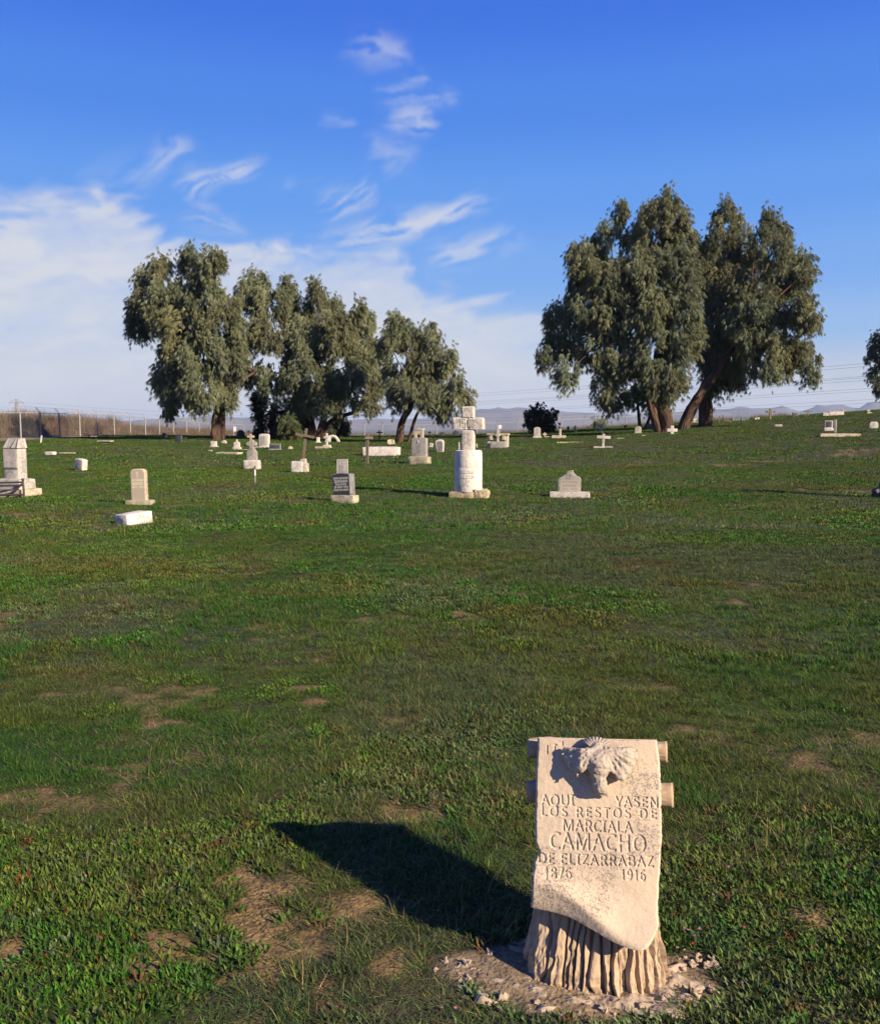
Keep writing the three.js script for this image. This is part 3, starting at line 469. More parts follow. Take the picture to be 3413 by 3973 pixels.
    for (let k = 0; k < N; k++) for (let j = 0; j < N; j++) for (let i = 0; i < N; i++) {
      const p = [(i - N / 2) / (N / 2) * S, (j - N / 2) / (N / 2) * S, (k - N / 2) / (N / 2) * S + 0.03]; let d = 1;
      for (const [a, ra, b, rb] of chain) { const q = seg(p, a, ra, b, rb), h = clamp(0.5 + 0.5 * (d - q) / 0.014); d = lerp(d, q, h) - 0.012 * h * (1 - h); }
      for (const f of plates) { const q = plate(p, f), h = clamp(0.5 + 0.5 * (d - q) / 0.01); d = lerp(d, q, h) - 0.01 * h * (1 - h); }
      { const right = p[0] > 0, c0 = right ? wingR : wingL, rr = Math.hypot(p[0] - c0[0], p[1] - c0[1]); if (d < 0.02 && rr > 0.03 && Math.abs(p[0] + 0.006) > 0.032) d += 0.0017 * Math.sin(Math.atan2(p[1] - c0[1], p[0] - c0[0]) * 26) * sstep(0.03, 0.06, rr); }
      d += d < 0.03 ? (0.004 * fbm3(p[0] * 150, p[1] * 150, p[2] * 150, 2) + 0.0022 * fbm3(p[0] * 60, p[1] * 60, p[2] * 60, 2)) : 0;
      mc.field[k * N * N + j * N + i] = -d;
    }
    mc.isolation = 0; mc.update();
    const n = mc.count, P = new Float32Array(n * 3), Q = new Float32Array(n * 3);
    for (let i = 0; i < n; i++) {
      const p = frame(du + mc.positionArray[i * 3] * S, dv + mc.positionArray[i * 3 + 1] * S, mc.positionArray[i * 3 + 2] * S + 0.03); P.set([p.x, p.y, p.z], i * 3);
      const nn = V(0, 0, 0).addScaledVector(U, mc.normalArray[i * 3]).addScaledVector(Vv, mc.normalArray[i * 3 + 1]).addScaledVector(Wv, mc.normalArray[i * 3 + 2]); Q.set([nn.x, nn.y, nn.z], i * 3);
    }
    let g = new THREE.BufferGeometry(); g.setAttribute('position', new THREE.BufferAttribute(P, 3)); g.setAttribute('normal', new THREE.BufferAttribute(Q, 3)); g = boxUV(g); g.deleteAttribute('normal'); const uvk = g.attributes.uv; let mg = g.clone(); mg.deleteAttribute('uv'); mg = mergeVertices(mg, 1e-5); mg.computeVertexNormals(); mg = boxUV(mg);
    const dove = part('dove', mg, M.dove_stone, root, 'rough grey dove carved head down with spread wings');
    const feathers = []; for (let k = 0; k < 9; k++) { const a = lerp(-0.95, 1.05, k / 8), [tu, tv] = toUV(712, 232), x = tu + Math.sin(a) * 0.046, y = tv + 0.012 + Math.cos(a) * 0.026; feathers.push(tube([frame(tu, tv, 0.02), frame(lerp(tu, x, 0.6), lerp(tv, y, 0.7), 0.03), frame(x, y, 0.01)], 0.006, 0.0065, 8, 8)); }
    part('tail', all(feathers), M.dove_stone, dove);
  }
  // crumbling mortar footing around the stump
  const foot = thing('mortar_footing', 'crumbling pale mortar footing around the foot of the stump headstone', 'footing', V(padC.x, groundH(padC.x, padC.z) - 0.03, padC.z), 0);
  const NR = 40, NA = 130, P = [0, 0.035, 0], I = [], T = [0, 0];
  for (let i = 1; i <= NR; i++) for (let j = 0; j < NA; j++) {
    const a = j / NA * 6.2832, t = i / NR, R = 1.02 + 0.6 * fbm2(Math.cos(a) * 1.7 + 5, Math.sin(a) * 1.7, 5, 90), x = Math.cos(a) * 0.40 * R * t - 0.06 * sstep(0.3, 1, -Math.cos(a)) * t, z = Math.sin(a) * 0.225 * R * t, rough = fbm2(x * 22, z * 22, 4, 91), crust = sstep(0.62, 0.85, t) * sstep(1.0, 0.93, t);
    P.push(x, 0.031 + 0.02 * rough + crust * 0.03 * Math.max(0, fbm2(x * 9 + 3, z * 9, 2, 93) + 0.1) * (1 + 1.2 * fbm2(x * 45, z * 45, 3, 92)) - 0.045 * sstep(0.8, 1, t), z); T.push(x, z);
  }
  for (let j = 0; j < NA; j++) I.push(0, 1 + (j + 1) % NA, 1 + j);
  for (let i = 0; i < NR - 1; i++) for (let j = 0; j < NA; j++) { const a = 1 + i * NA + j, b = 1 + i * NA + (j + 1) % NA, c = a + NA, e = b + NA; I.push(a, b, c, b, e, c); }
  const fg = new THREE.BufferGeometry(); fg.setAttribute('position', new THREE.Float32BufferAttribute(P, 3)); fg.setAttribute('uv', new THREE.Float32BufferAttribute(T, 2)); fg.setIndex(I); fg.computeVertexNormals();
  const mm = M.mortar.clone(); mm.side = THREE.DoubleSide; part('slab', fg, mm, foot);
  const rk = rngOf(31), crumb = roughBox(0.03, 0.024, 0.026, 0.006, 4, 0.2, 4), crumbs = [];
  for (let k = 0; k < 110; k++) { const a = rk() * 6.283, t = 0.72 + 0.38 * rk(), x = Math.cos(a) * 0.41 * t, z = Math.sin(a) * 0.225 * t, s = 0.25 + 0.75 * rk() ** 2, g = crumb.clone(); g.rotateY(rk() * 6); g.rotateX(rk() * 0.8); g.scale(s, s * (0.6 + 0.5 * rk()), s); g.translate(x, 0.018 + 0.014 * rk(), z); crumbs.push(g); }
  const cr = part('crumbs', all(crumbs), M.mortar, foot); cr.userData.kind = 'stuff';
}

// ------------------------------------------------------------------ trees
const tasselGeos = [0, 1, 2].map((k) => {   // a spray of fine hanging twigs, about 0.6 m long, pointing down from the origin
  const r = rngOf(900 + k), pos = [], idx = [], col = [];
  for (let i = 0; i < 22; i++) {
    const a = r() * 6.283, sp = 0.02 + 0.13 * r(), L = 0.14 + 0.24 * r(), w = 0.008 + 0.01 * r(), x0 = Math.cos(a) * sp * 0.5, z0 = Math.sin(a) * sp * 0.5, x1 = Math.cos(a) * sp, z1 = Math.sin(a) * sp, b = r() * 6.283, c = Math.cos(b) * w, s = Math.sin(b) * w, y0 = 0.2 * r() - 0.08, base = pos.length / 3, v = 0.7 + 0.6 * r();
    const rows = [[x0, y0, z0, 0.5], [lerp(x0, x1, 0.75), y0 - L * 0.35, lerp(z0, z1, 0.75), 1], [x1 * 1.12, y0 - L, z1 * 1.12, 0.25]];
    for (const [x, y, z, q] of rows) { pos.push(x - c * q, y, z - s * q, x + c * q, y, z + s * q); col.push(v, v, v, v, v, v); }
    for (let m = 0; m < 2; m++) { const q = base + m * 2; idx.push(q, q + 1, q + 2, q + 1, q + 3, q + 2); }
  }
  const g = new THREE.BufferGeometry(); g.setAttribute('position', new THREE.Float32BufferAttribute(pos, 3)); g.setAttribute('color', new THREE.Float32BufferAttribute(col, 3)); g.setIndex(idx); g.computeVertexNormals(); return g;
});
const leafGeo = (() => {   // a small spray of broad leaves
  const r = rngOf(955), list = []; for (let i = 0; i < 16; i++) { const a = r() * 6.283, v = 0.7 + 0.6 * r(); list.push({ x: (r() - 0.5) * 0.1, z: (r() - 0.5) * 0.1, len: 0.16 + 0.12 * r(), wid: 0.07, yaw: a, lean: 0.4 + 0.5 * r(), bend: 0.2, fat: true, tint: [v, v, v] }); } return bladeGeo(list);
})();
const leafMat = M.leaf.clone(); leafMat.vertexColors = true;
function crown(root, lobes, per, color, seed, geos, size, droop = 1) {   // lobes: {c: Vector3 local, r: Vector3}
  const r = rngOf(seed), o = new THREE.Object3D(), buckets = geos.map(() => ({ m: [], c: [] }));
  const inLobe = (p, skip) => lobes.some((l, i) => i !== skip && ((p.x - l.c.x) / l.r.x) ** 2 + ((p.y - l.c.y) / l.r.y) ** 2 + ((p.z - l.c.z) / l.r.z) ** 2 < 0.45);
  lobes.forEach((l, li) => {
    const n = Math.round(per * (l.r.x * l.r.y + l.r.x * l.r.z + l.r.y * l.r.z) * (l.k ?? 1)), tone = 0.85 + 0.3 * r(), warm = (r() - 0.5) * 0.16;
    const clumps = []; for (let i = 0, m = Math.max(7, Math.round(n / 34)); i < m; i++) { const th = r() * 6.283, cz = r() * 2 - 1, sn = Math.sqrt(1 - cz * cz), out = V(Math.cos(th) * sn, cz, Math.sin(th) * sn), q = 0.5 + 0.55 * Math.sqrt(r()) + (r() < 0.15 ? 0.08 : 0); clumps.push({ out, p: V(l.c.x + out.x * l.r.x * q, l.c.y + out.y * l.r.y * q, l.c.z + out.z * l.r.z * q), s: 0.17 + 0.2 * r(), v: 0.72 + 0.56 * r() }); }
    const open = clumps.filter((c) => fbm3(c.p.x * 0.75 + seed, c.p.y * 0.75, c.p.z * 0.75, 2) > -0.13), kept = open.length > 3 ? open : clumps, nk = Math.round(n * Math.min(1, kept.length / clumps.length + 0.08));
    for (let i = 0; i < nk; i++) {
      const cl = kept[Math.floor(r() * kept.length)], out = cl.out, g3 = () => (r() + r() + r() - 1.5) * 1.15;
      const p = cl.p.clone().add(V(g3() * cl.s * 1.15, g3() * cl.s * 2.1 - 0.14, g3() * cl.s * 1.15));
      if (inLobe(p, li) && r() < 0.6) continue;
      const dir = out.clone().multiplyScalar(0.5).add(V((r() - 0.5) * 0.6, -0.85 * droop, (r() - 0.5) * 0.6)).normalize();
      o.position.copy(p); o.quaternion.setFromUnitVectors(V(0, -1, 0), dir); o.rotateY(r() * 6.283); const s = size * (0.65 + 0.7 * r()); o.scale.set(s, s * (0.8 + 0.5 * r()), s); o.updateMatrix();
      const k = Math.floor(r() * geos.length), v = tone * cl.v * (0.8 + 0.4 * r()); buckets[k].m.push(...o.matrix.elements); buckets[k].c.push(color[0] * v * (1 + warm), color[1] * v, color[2] * v * (1 - warm));
    }
  });
  buckets.forEach((b, k) => { if (!b.m.length) return; const im = shade(new THREE.InstancedMesh(geos[k], leafMat, b.m.length / 16)); im.instanceMatrix = new THREE.InstancedBufferAttribute(new Float32Array(b.m), 16); im.instanceColor = new THREE.InstancedBufferAttribute(new Float32Array(b.c), 3); im.name = 'crown'; im.userData.kind = 'stuff'; root.add(im); });
}
function tree(name, label, basePx, d, lobePx, trunkPx, trunkR, opt = {}) {   // px lists: bearings of the crown's lobes and of the trunk's bends as surveyed from the camera, all at the tree's distance
  const { p, u } = spot(basePx[0], basePx[1], d), r = rngOf(opt.seed ?? 5), root = thing(name, label, opt.category ?? 'tree', p, 0, opt.group);
  const footY = HORIZON + (EYE - p.y) / -p.z * FOCAL, X = (x) => (x - basePx[0]) * u, Y = (y) => (footY - y) * u;
  const bearing = (x, y, z) => { const far = -p.z - z; return [(x - IMG_W / 2) / FOCAL * far * Math.cos(PITCH) - p.x, EYE + (HORIZON - y) / FOCAL * far - p.y, z]; };
  const lobes = lobePx.map(([x, y, rx, ry, dz]) => { const z = dz ?? (r() - 0.5) * (opt.deep ?? 6); return { c: V(...bearing(x, y, z)), r: V(rx * u * 0.9, ry * u * 0.9, Math.max(rx, ry) * u * 0.9 * (0.9 + 0.4 * r())) }; });
  const trunks = trunkPx.map((line, k) => { const pts = line.map(([x, y, z], i) => V(X(x), i === 0 ? -0.25 : Y(y), (z ?? 0) )); const rr = Array.isArray(trunkR) ? trunkR[k] : trunkR; return tube(pts, rr * u * 1.12, rr * u * 0.62, 16, 26, 0.22, 3 + k * 7 + (opt.seed ?? 5)); });
  trunks.forEach((g) => part('trunk', g, opt.bark ?? M.bark, root));
  const tips = trunkPx.map((line) => { const [x, y, z] = line[line.length - 1]; return V(X(x), Y(y), z ?? 0); });
  const limbs = lobes.map((l, k) => { let best = tips[0]; for (const t of tips) if (t.distanceTo(l.c) < best.distanceTo(l.c)) best = t; const end = l.c.clone().lerp(best, 0.12), mid = best.clone().lerp(end, 0.5).add(V((r() - 0.5) * 0.6, 0.15 * best.distanceTo(end) * (end.y > best.y ? 0.3 : 1), (r() - 0.5) * 0.6)); const w = (Array.isArray(trunkR) ? Math.min(...trunkR) : trunkR) * u; return tube([best.clone().lerp(end, -0.03), mid, end], Math.min(w * 0.42, 0.16), 0.025, 7, 10, 0.1, k); });
  limbs.forEach((g) => part('limb', g, opt.bark ?? M.bark, root));
  crown(root, lobes, opt.per ?? 440, opt.color ?? [0.156, 0.17, 0.092], (opt.seed ?? 5) * 31, opt.geos ?? tasselGeos, opt.size ?? 0.66, opt.droop ?? 1);
  return root;
}
const zA = (l) => l.map(([x, y, a, b, z]) => [450 + x / 1.2276, 950 + y / 1.2276, a / 1.2276, b / 1.2276, z]);
const zAt = (l) => l.map((t) => t.map(([x, y, z]) => [450 + x / 1.2276, 950 + y / 1.2276, z]));
const zB = (l) => l.map(([x, y, a, b, z]) => [2000 + x / 1.2597, 720 + y / 1.2597, a / 1.2597, b / 1.2597, z]);
const zBt = (l) => l.map((t) => t.map(([x, y, z]) => [2000 + x / 1.2597, 720 + y / 1.2597, z]));
const leftGroup = 'grey green trees along the cemetery fence', rightGroup = 'grey green trees on the rise';
tree('tamarisk_tree', 'tall grey green tree with one leaning trunk at the end of the tree row', [842, 1708], 59,
  zA([[225, 115, 50, 55], [375, 105, 52, 58], [495, 130, 58, 75], [165, 195, 58, 60], [115, 268, 40, 36], [110, 330, 36, 40], [125, 400, 48, 48], [205, 330, 60, 70], [270, 250, 90, 90, 1], [420, 250, 95, 95, 1.2], [350, 400, 115, 100, 1.5], [520, 400, 110, 105, 1], [560, 280, 55, 65], [290, 520, 82, 80, 0.5], [430, 540, 110, 95, 1.6], [570, 560, 85, 85, 0.3], [225, 630, 42, 52, -0.5], [290, 690, 70, 75, 0], [400, 690, 95, 75, 1.4], [260, 755, 45, 40, 0], [500, 640, 60, 60, 1], [550, 730, 30, 38, 0.6]]),
  zAt([[[478, 935], [480, 880], [492, 800], [505, 720], [470, 600], [440, 480]], [[505, 720], [540, 660], [600, 640, -0.5], [660, 600, -1]]]), [20, 9], { seed: 11, group: leftGroup });
tree('tamarisk_tree', 'broad dense grey green tree with several dark trunks in mid row', [1215, 1706], 62,
  zA([[690, 200, 55, 58], [640, 250, 45, 55], [825, 215, 40, 40], [760, 290, 80, 75], [965, 230, 30, 42], [1020, 300, 50, 68], [890, 340, 90, 75], [740, 430, 100, 90], [900, 470, 115, 100, 1], [1050, 430, 95, 100], [1175, 365, 60, 68], [1160, 310, 26, 26], [660, 600, 55, 75], [770, 620, 95, 105, 1.5], [920, 620, 130, 95, 2], [1080, 600, 115, 100, 1.4], [1190, 540, 80, 90], [1235, 650, 50, 60], [1210, 745, 42, 42], [990, 730, 95, 55, 1.6], [1090, 740, 80, 45, 0.5], [870, 760, 60, 50, 1]]),
  zAt([[[935, 930], [925, 860], [900, 780], [860, 640]], [[960, 930], [985, 850], [1000, 760], [1020, 620]], [[975, 925], [1010, 850], [1080, 815], [1150, 790], [1200, 740]]]), [20, 14, 9], { seed: 12, group: leftGroup, per: 460 });
tree('tamarisk_tree', 'smaller grey green tree leaning over the fence, nearest the cross monument', [1548, 1706], 54,
  zA([[1360, 385, 48, 52], [1305, 470, 58, 72], [1395, 470, 65, 75], [1490, 435, 45, 48], [1535, 490, 70, 62], [1570, 540, 42, 48], [1345, 580, 75, 85], [1470, 590, 95, 88], [1420, 700, 105, 62, 1], [1325, 710, 38, 45], [1585, 700, 68, 52], [1655, 720, 32, 38], [1622, 640, 20, 28], [1540, 765, 60, 30]]),
  zAt([[[1348, 932], [1352, 880], [1372, 820], [1400, 770], [1410, 650]], [[1385, 800], [1450, 785], [1530, 775], [1600, 740]]]), [14, 6], { seed: 13, group: leftGroup });
tree('cypress_shrub', 'very dark dense evergreen shrub below the broad tree', [1030, 1706], 63,
  zA([[705, 790, 62, 90], [740, 860, 75, 75], [690, 880, 40, 55], [800, 850, 60, 85], [850, 820, 60, 90]]), zAt([[[750, 935], [750, 800]]]), [14], { seed: 21, category: 'shrub', color: [0.03, 0.042, 0.02], per: 190, size: 0.8, deep: 3, droop: 0.4 });
tree('weeping_shrub', 'small pale green weeping shrub in front of the dark evergreen', [1120, 1709], 57,
  zA([[820, 850, 34, 32], [815, 890, 48, 42], [850, 905, 26, 30]]), zAt([[[822, 935], [820, 850]]]), [5], { seed: 22, category: 'shrub', color: [0.075, 0.09, 0.038], per: 260, size: 0.7, deep: 1 });
tree('weeping_shrub', 'pale green weeping shrub behind the bent dark branch', [1318, 1700], 68,
  zA([[1060, 850, 38, 40], [1040, 890, 38, 40], [1085, 860, 25, 40]]), zAt([[[1055, 935], [1055, 850]]]), [5], { seed: 23, category: 'shrub', color: [0.08, 0.095, 0.045], per: 230, size: 0.7, deep: 1 });
tree('tamarisk_tree', 'largest grey green tree, thick trunk with a limb forking towards the dark bush', [2586, 1662], 57,
  zB([[488, 165, 32, 60], [440, 230, 52, 50], [622, 160, 40, 58], [660, 140, 34, 50], [728, 118, 32, 54], [755, 195, 58, 58], [300, 355, 60, 58], [400, 330, 60, 72], [560, 260, 60, 70], [650, 280, 90, 85], [770, 310, 85, 85], [290, 490, 75, 80], [420, 470, 105, 92, 1], [600, 430, 110, 100, 1.4], [770, 430, 110, 105, 1.6], [195, 640, 58, 62], [310, 640, 105, 85], [470, 640, 115, 100, 1.5], [650, 610, 120, 110, 2], [800, 590, 100, 115, 1.8], [200, 790, 85, 65], [120, 850, 38, 28], [245, 910, 62, 48], [380, 810, 95, 90, 1], [420, 960, 75, 80, 1], [525, 850, 95, 95, 1.6], [470, 1040, 55, 38, 0], [700, 820, 125, 120, 2.4], [720, 960, 100, 72, 2.2], [805, 740, 85, 95, 1.8]]),
  zBt([[[738, 1188], [725, 1110], [700, 1050], [690, 960], [690, 800]], [[705, 1060], [620, 975], [565, 880], [520, 760]]]), [25, 15], { seed: 14, group: rightGroup });
tree('tamarisk_tree', 'grey green tree with a trunk leaning hard over on the rise', [2652, 1660], 59,
  zB([[1212, 212, 40, 50], [1150, 270, 50, 66], [1262, 258, 42, 36], [1225, 350, 75, 70], [1330, 385, 70, 52], [1385, 440, 40, 50], [1270, 480, 95, 82], [1120, 520, 110, 100, 1.4], [1400, 590, 45, 50], [1430, 665, 48, 30], [1310, 620, 90, 88], [1140, 670, 120, 110, 2], [1190, 810, 110, 80, 1.6], [1320, 790, 65, 70, 0.6], [1420, 820, 52, 62], [1425, 915, 32, 42], [1190, 900, 85, 40, 1.6], [1290, 890, 50, 40]]),
  zBt([[[812, 1190], [850, 1110], [905, 1010], [985, 900], [1080, 740]]]), [20], { seed: 15, group: rightGroup });
tree('tamarisk_tree', 'grey green tree with a short upright trunk between its neighbours on the rise', [2738, 1648], 62,
  zB([[988, 165, 40, 56], [885, 340, 55, 62], [865, 430, 60, 80], [1000, 240, 66, 62], [1062, 200, 32, 34], [950, 330, 85, 80], [1070, 370, 85, 90], [960, 490, 105, 100, 0.8], [1060, 560, 85, 100], [980, 670, 105, 120, 1.2], [1000, 840, 110, 95, 1], [1030, 950, 80, 58, 0.6], [960, 970, 50, 50, 0.6]]),
  zBt([[[930, 1175], [928, 1100], [920, 1020], [950, 900], [975, 700]]]), [24], { seed: 16, group: rightGroup });
tree('young_tree', 'slender young tree with two thin stems behind the thick trunks', [2482, 1662], 66,
  zB([[600, 1020, 45, 38], [640, 1050, 35, 28], [570, 1045, 28, 28]]), zBt([[[610, 1180], [598, 1110], [590, 1060]], [[630, 1180], [655, 1120], [668, 1060]]]), [7, 6], { seed: 17, color: [0.1, 0.135, 0.04], per: 200, size: 0.8, deep: 2 });
tree('tamarisk_tree', 'tree at the frame edge showing only its drooping outer foliage', [3660, 1576], 84,
  [[3420, 1340, 62, 50], [3400, 1410, 55, 55], [3425, 1480, 48, 42], [3520, 1280, 100, 80], [3640, 1240, 120, 90], [3560, 1400, 110, 90], [3700, 1370, 120, 100], [3480, 1340, 70, 70]], [[[3660, 1576], [3650, 1500], [3640, 1400]]], [24], { seed: 18, color: [0.115, 0.125, 0.065], group: rightGroup });
tree('round_bush', 'dark round bush standing alone by the back fence', [2097, 1684], 68,
  [[2095, 1625, 42, 38], [2065, 1610, 28, 26], [2130, 1615, 28, 28], [2095, 1605, 30, 24], [2080, 1650, 34, 30], [2120, 1650, 32, 30]], [[[2097, 1684], [2095, 1630]]], [6], { seed: 19, category: 'bush', color: [0.03, 0.042, 0.02], per: 110, size: 1.0, geos: [leafGeo], deep: 1.4, droop: -0.6 });
tree('sparse_shrub', 'thin half bare shrub by the back fence', [2325, 1668], 78,
  [[2318, 1630, 14, 14], [2335, 1640, 14, 16], [2310, 1645, 12, 12]], [[[2325, 1668], [2322, 1640]], [[2330, 1668], [2348, 1634]]], [2, 1.5], { seed: 20, category: 'shrub', color: [0.13, 0.17, 0.09], per: 200, size: 0.6, deep: 0.6 });

// ------------------------------------------------------------------ gravestones and other small things
function face(w, h, shape, draw, res = 256) {   // lettering plate: a thin slab whose front carries flat print
  const c = document.createElement('canvas'); c.width = res; c.height = Math.max(16, Math.round(res * h / w)); const x = c.getContext('2d'); draw(x, c.width, c.height);
  const t = new THREE.CanvasTexture(c); t.colorSpace = THREE.SRGBColorSpace; t.magFilter = THREE.LinearFilter; t.needsUpdate = true;
  const g = new THREE.ExtrudeGeometry(shape, { depth: 0.004, bevelEnabled: false, curveSegments: 10 }), p = g.attributes.position, uv = g.attributes.uv; for (let i = 0; i < p.count; i++) uv.setXY(i, p.getX(i) / w + 0.5, p.getY(i) / h);
  return { g, t };
}
function lettering(x, W, H, bg, fg, rows, grain = 0.08, seed = 1) {   // rows: [text, centre y 0..1, cap height 0..1, width 0..1]
  x.fillStyle = bg; x.fillRect(0, 0, W, H); const r = rngOf(seed);
  for (let i = 0; i < 2600; i++) { const v = r(); x.fillStyle = `rgba(${v > 0.5 ? '255,250,240' : '20,20,20'},${grain * r()})`; x.fillRect(r() * W, r() * H, 1 + 3 * r(), 1 + 4 * r()); }
  x.fillStyle = fg; x.textBaseline = 'middle'; x.textAlign = 'center';
  for (const [text, cy, cap, w] of rows) { x.save(); x.translate(W / 2, cy * H); x.font = 'bold 100px sans-serif'; const m = x.measureText(text).width; x.scale(w * W / m, cap * H / 72); x.fillText(text, 0, 0); x.restore(); }
}
const stoneAt = (name, label, px, py, yaw, category = 'headstone', group, d) => { const { p, u } = spot(px, py, d); const o = thing(name, label, category, V(p.x, p.y - 0.015, p.z), yaw, group); o.u = u; o.rim = (r) => keepOut.push([p.x, p.z, r * u]); return o; };
const addSlab = (o, name, w, h, t, kind, rise, mat, y = 0, z = 0, x = 0) => part(name, at(slabOf(topShape(w * o.u, h * o.u, kind, rise), t * o.u, Math.min(0.012, t * o.u * 0.12)), x * o.u, y * o.u, z * o.u), mat, o);
const addBox = (o, name, w, h, t, mat, y = 0, z = 0, x = 0, amp = 0.012, seed = 3, taper = 0) => part(name, at(roughBox(w * o.u, h * o.u, t * o.u, amp, seed, taper), x * o.u, y * o.u, z * o.u), mat, o);
const Y0 = -0.38;

{ // cylinder and cross monument
  const o = stoneAt('cross_monument', 'tall white stone cross on a cylinder over a rubble base, in mid lawn', 1816, 1929, -0.2, 'monument'), u = o.u;
  const base = part('base', at(roughBox(104 * u, 26 * u, 96 * u, 0.03, 8), -18 * u, 0, 0), M.rubble_stone, o); part('boulder', at(roughBox(50 * u, 36 * u, 60 * u, 0.04, 12), 55 * u, 0, 20 * u), M.rubble_stone, o);
  const R = 54 * u, H = 160 * u, prof = [[0, 0], [R * 0.985, 0], [R, 0.02], [R, H * 0.58], [R * 0.99, H * 0.585], [R * 0.99, H * 0.6], [R, H * 0.605], [R * 0.985, H * 0.93], [R * 0.95, H * 0.985], [R * 0.86, H], [0, H]].map(([a, b]) => new THREE.Vector2(a, b));
  const cyl = new THREE.LatheGeometry(prof, 64); part('drum', at(toCreasedNormals(boxUV(cyl), 0.6), 0, 25 * u, 0), M.painted_white, o);
  const bump = (text, w, cap, y) => { const c = document.createElement('canvas'); c.width = 256; c.height = 64; const x = c.getContext('2d'); x.fillStyle = '#000'; x.fillRect(0, 0, 256, 64); x.fillStyle = '#fff'; x.textAlign = 'center'; x.textBaseline = 'middle'; x.translate(128, 34); x.font = 'bold 54px serif'; x.scale(Math.min(1.5, 240 / x.measureText(text).width), 1.1); x.fillText(text, 0, 0); const im = x.getImageData(0, 0, 256, 64).data;
    const NX = 150, NY = 38, P = [], I = [], T = []; const aw = w * u / R; for (let j = 0; j <= NY; j++) for (let i = 0; i <= NX; i++) { const k = im[((Math.min(63, (1 - j / NY) * 63) | 0) * 256 + Math.min(255, i / NX * 255 | 0)) * 4] / 255, a = (i / NX - 0.5) * aw, r = R + 0.001 + k * 0.007; P.push(Math.sin(a) * r, y * u + (j / NY - 0.5) * cap * u, Math.cos(a) * r); T.push(i / NX * 0.4, j / NY * 0.1); }
    for (let j = 0; j < NY; j++) for (let i = 0; i < NX; i++) { const a = j * (NX + 1) + i, b = a + NX + 1; I.push(a, a + 1, b, b, a + 1, b + 1); } const g = new THREE.BufferGeometry(); g.setAttribute('position', new THREE.Float32BufferAttribute(P, 3)); g.setAttribute('uv', new THREE.Float32BufferAttribute(T, 2)); g.setIndex(I); g.computeVertexNormals(); part('lettering', g, M.painted_white, o); };
  bump('ANGELO', 62, 17, 25 + 78); bump('GUILLEN', 66, 17, 25 + 61);
  part('stem', at(roughBox(49 * u, 82 * u, 40 * u, 0.006, 31), 0, 182 * u, 0), M.white_stone, o);
  const arm = new THREE.Group();
  part('arm', at(roughBox(62 * u, 45 * u, 42 * u, 0.006, 32), -31 * u, 265 * u, 0), M.white_stone, o); part('arm', at(roughBox(61 * u, 45 * u, 42 * u, 0.006, 34), 31.5 * u, 265 * u, 0), M.white_stone, o);
  part('head', at(roughBox(48 * u, 41 * u, 40 * u, 0.006, 33), 0, 311 * u, 0), M.white_stone, o);
  const num = (segs) => all(segs.map(([x0, y0, x1, y1]) => bar(V(x0 * u, y0 * u, 21.1 * u), V(x1 * u, y1 * u, 21.1 * u), 3.2 * u, 1.6 * u)));
  part('numerals', num([[-27, 272, -27, 304], [-31, 300, -27, 304], [-19, 304, -7, 304], [-19, 304, -19, 290], [-19, 290, -7, 290], [-7, 290, -7, 274], [-7, 274, -19, 274], [4, 274, 4, 304], [4, 289, 13, 289], [13, 274, 13, 304], [20, 272, 20, 305], [20, 304, 27, 300], [27, 300, 27, 276], [27, 276, 20, 272]]), M.white_stone, o);
}
{ // dark inscribed marker with a pale base
  const o = stoneAt('headstone', 'leaning dark headstone with pale lettering on a cream block base', 1337, 1950, -0.42), u = o.u;
  addBox(o, 'base', 104, 34, 46, M.cream_stone, 0, 0, 0, 0.015, 41);
  const t = part('tablet', slabOf(topShape(78 * u, 86 * u, 'arch', 0.07), 40 * u, 0.012), M.grey_granite, o); t.position.set(-2 * u, 32 * u, 0); t.rotation.set(-0.05, 0, 0.07);
  const { g, t: tx } = face(72 * u, 80 * u, topShape(72 * u, 80 * u, 'arch', 0.07), (x, W, H) => lettering(x, W, H, '#33353a', '#cfcab6', [['DON ASCIANO', 0.22, 0.1, 0.92], ['QUESADA', 0.37, 0.125, 0.84], ['FALLECIO', 0.515, 0.1, 0.7], ['30 NOV 1919', 0.65, 0.1, 0.88], ['EDAD 89 ANOS', 0.785, 0.095, 0.92]], 0.1, 5), 320);
  const f = part('inscription', g, new THREE.MeshStandardMaterial({ name: 'dark_lettering', map: tx, roughness: 0.6 }), t, 'near black face with pale carved lines'); f.position.set(0, 3 * u, 20 * u - 0.0005);
}
{ const o = stoneAt('headstone', 'plain white rectangular slab standing just behind the dark lettered headstone', 1329, 1862, -0.2), u = o.u; addSlab(o, 'tablet', 43, 82, 9, 'flat', 0, M.pale_marble); part('border', at(all([bar(V(-20 * u, 24 * u, 0), V(-20 * u, 80 * u, 0), 2.6 * u, 11 * u), bar(V(20 * u, 24 * u, 0), V(20 * u, 80 * u, 0), 2.6 * u, 11 * u), bar(V(-18.5 * u, 79.5 * u, 0), V(18.5 * u, 79.5 * u, 0), 2.6 * u, 10.6 * u)]), 0, 0, 0), M.white_stone, o); }
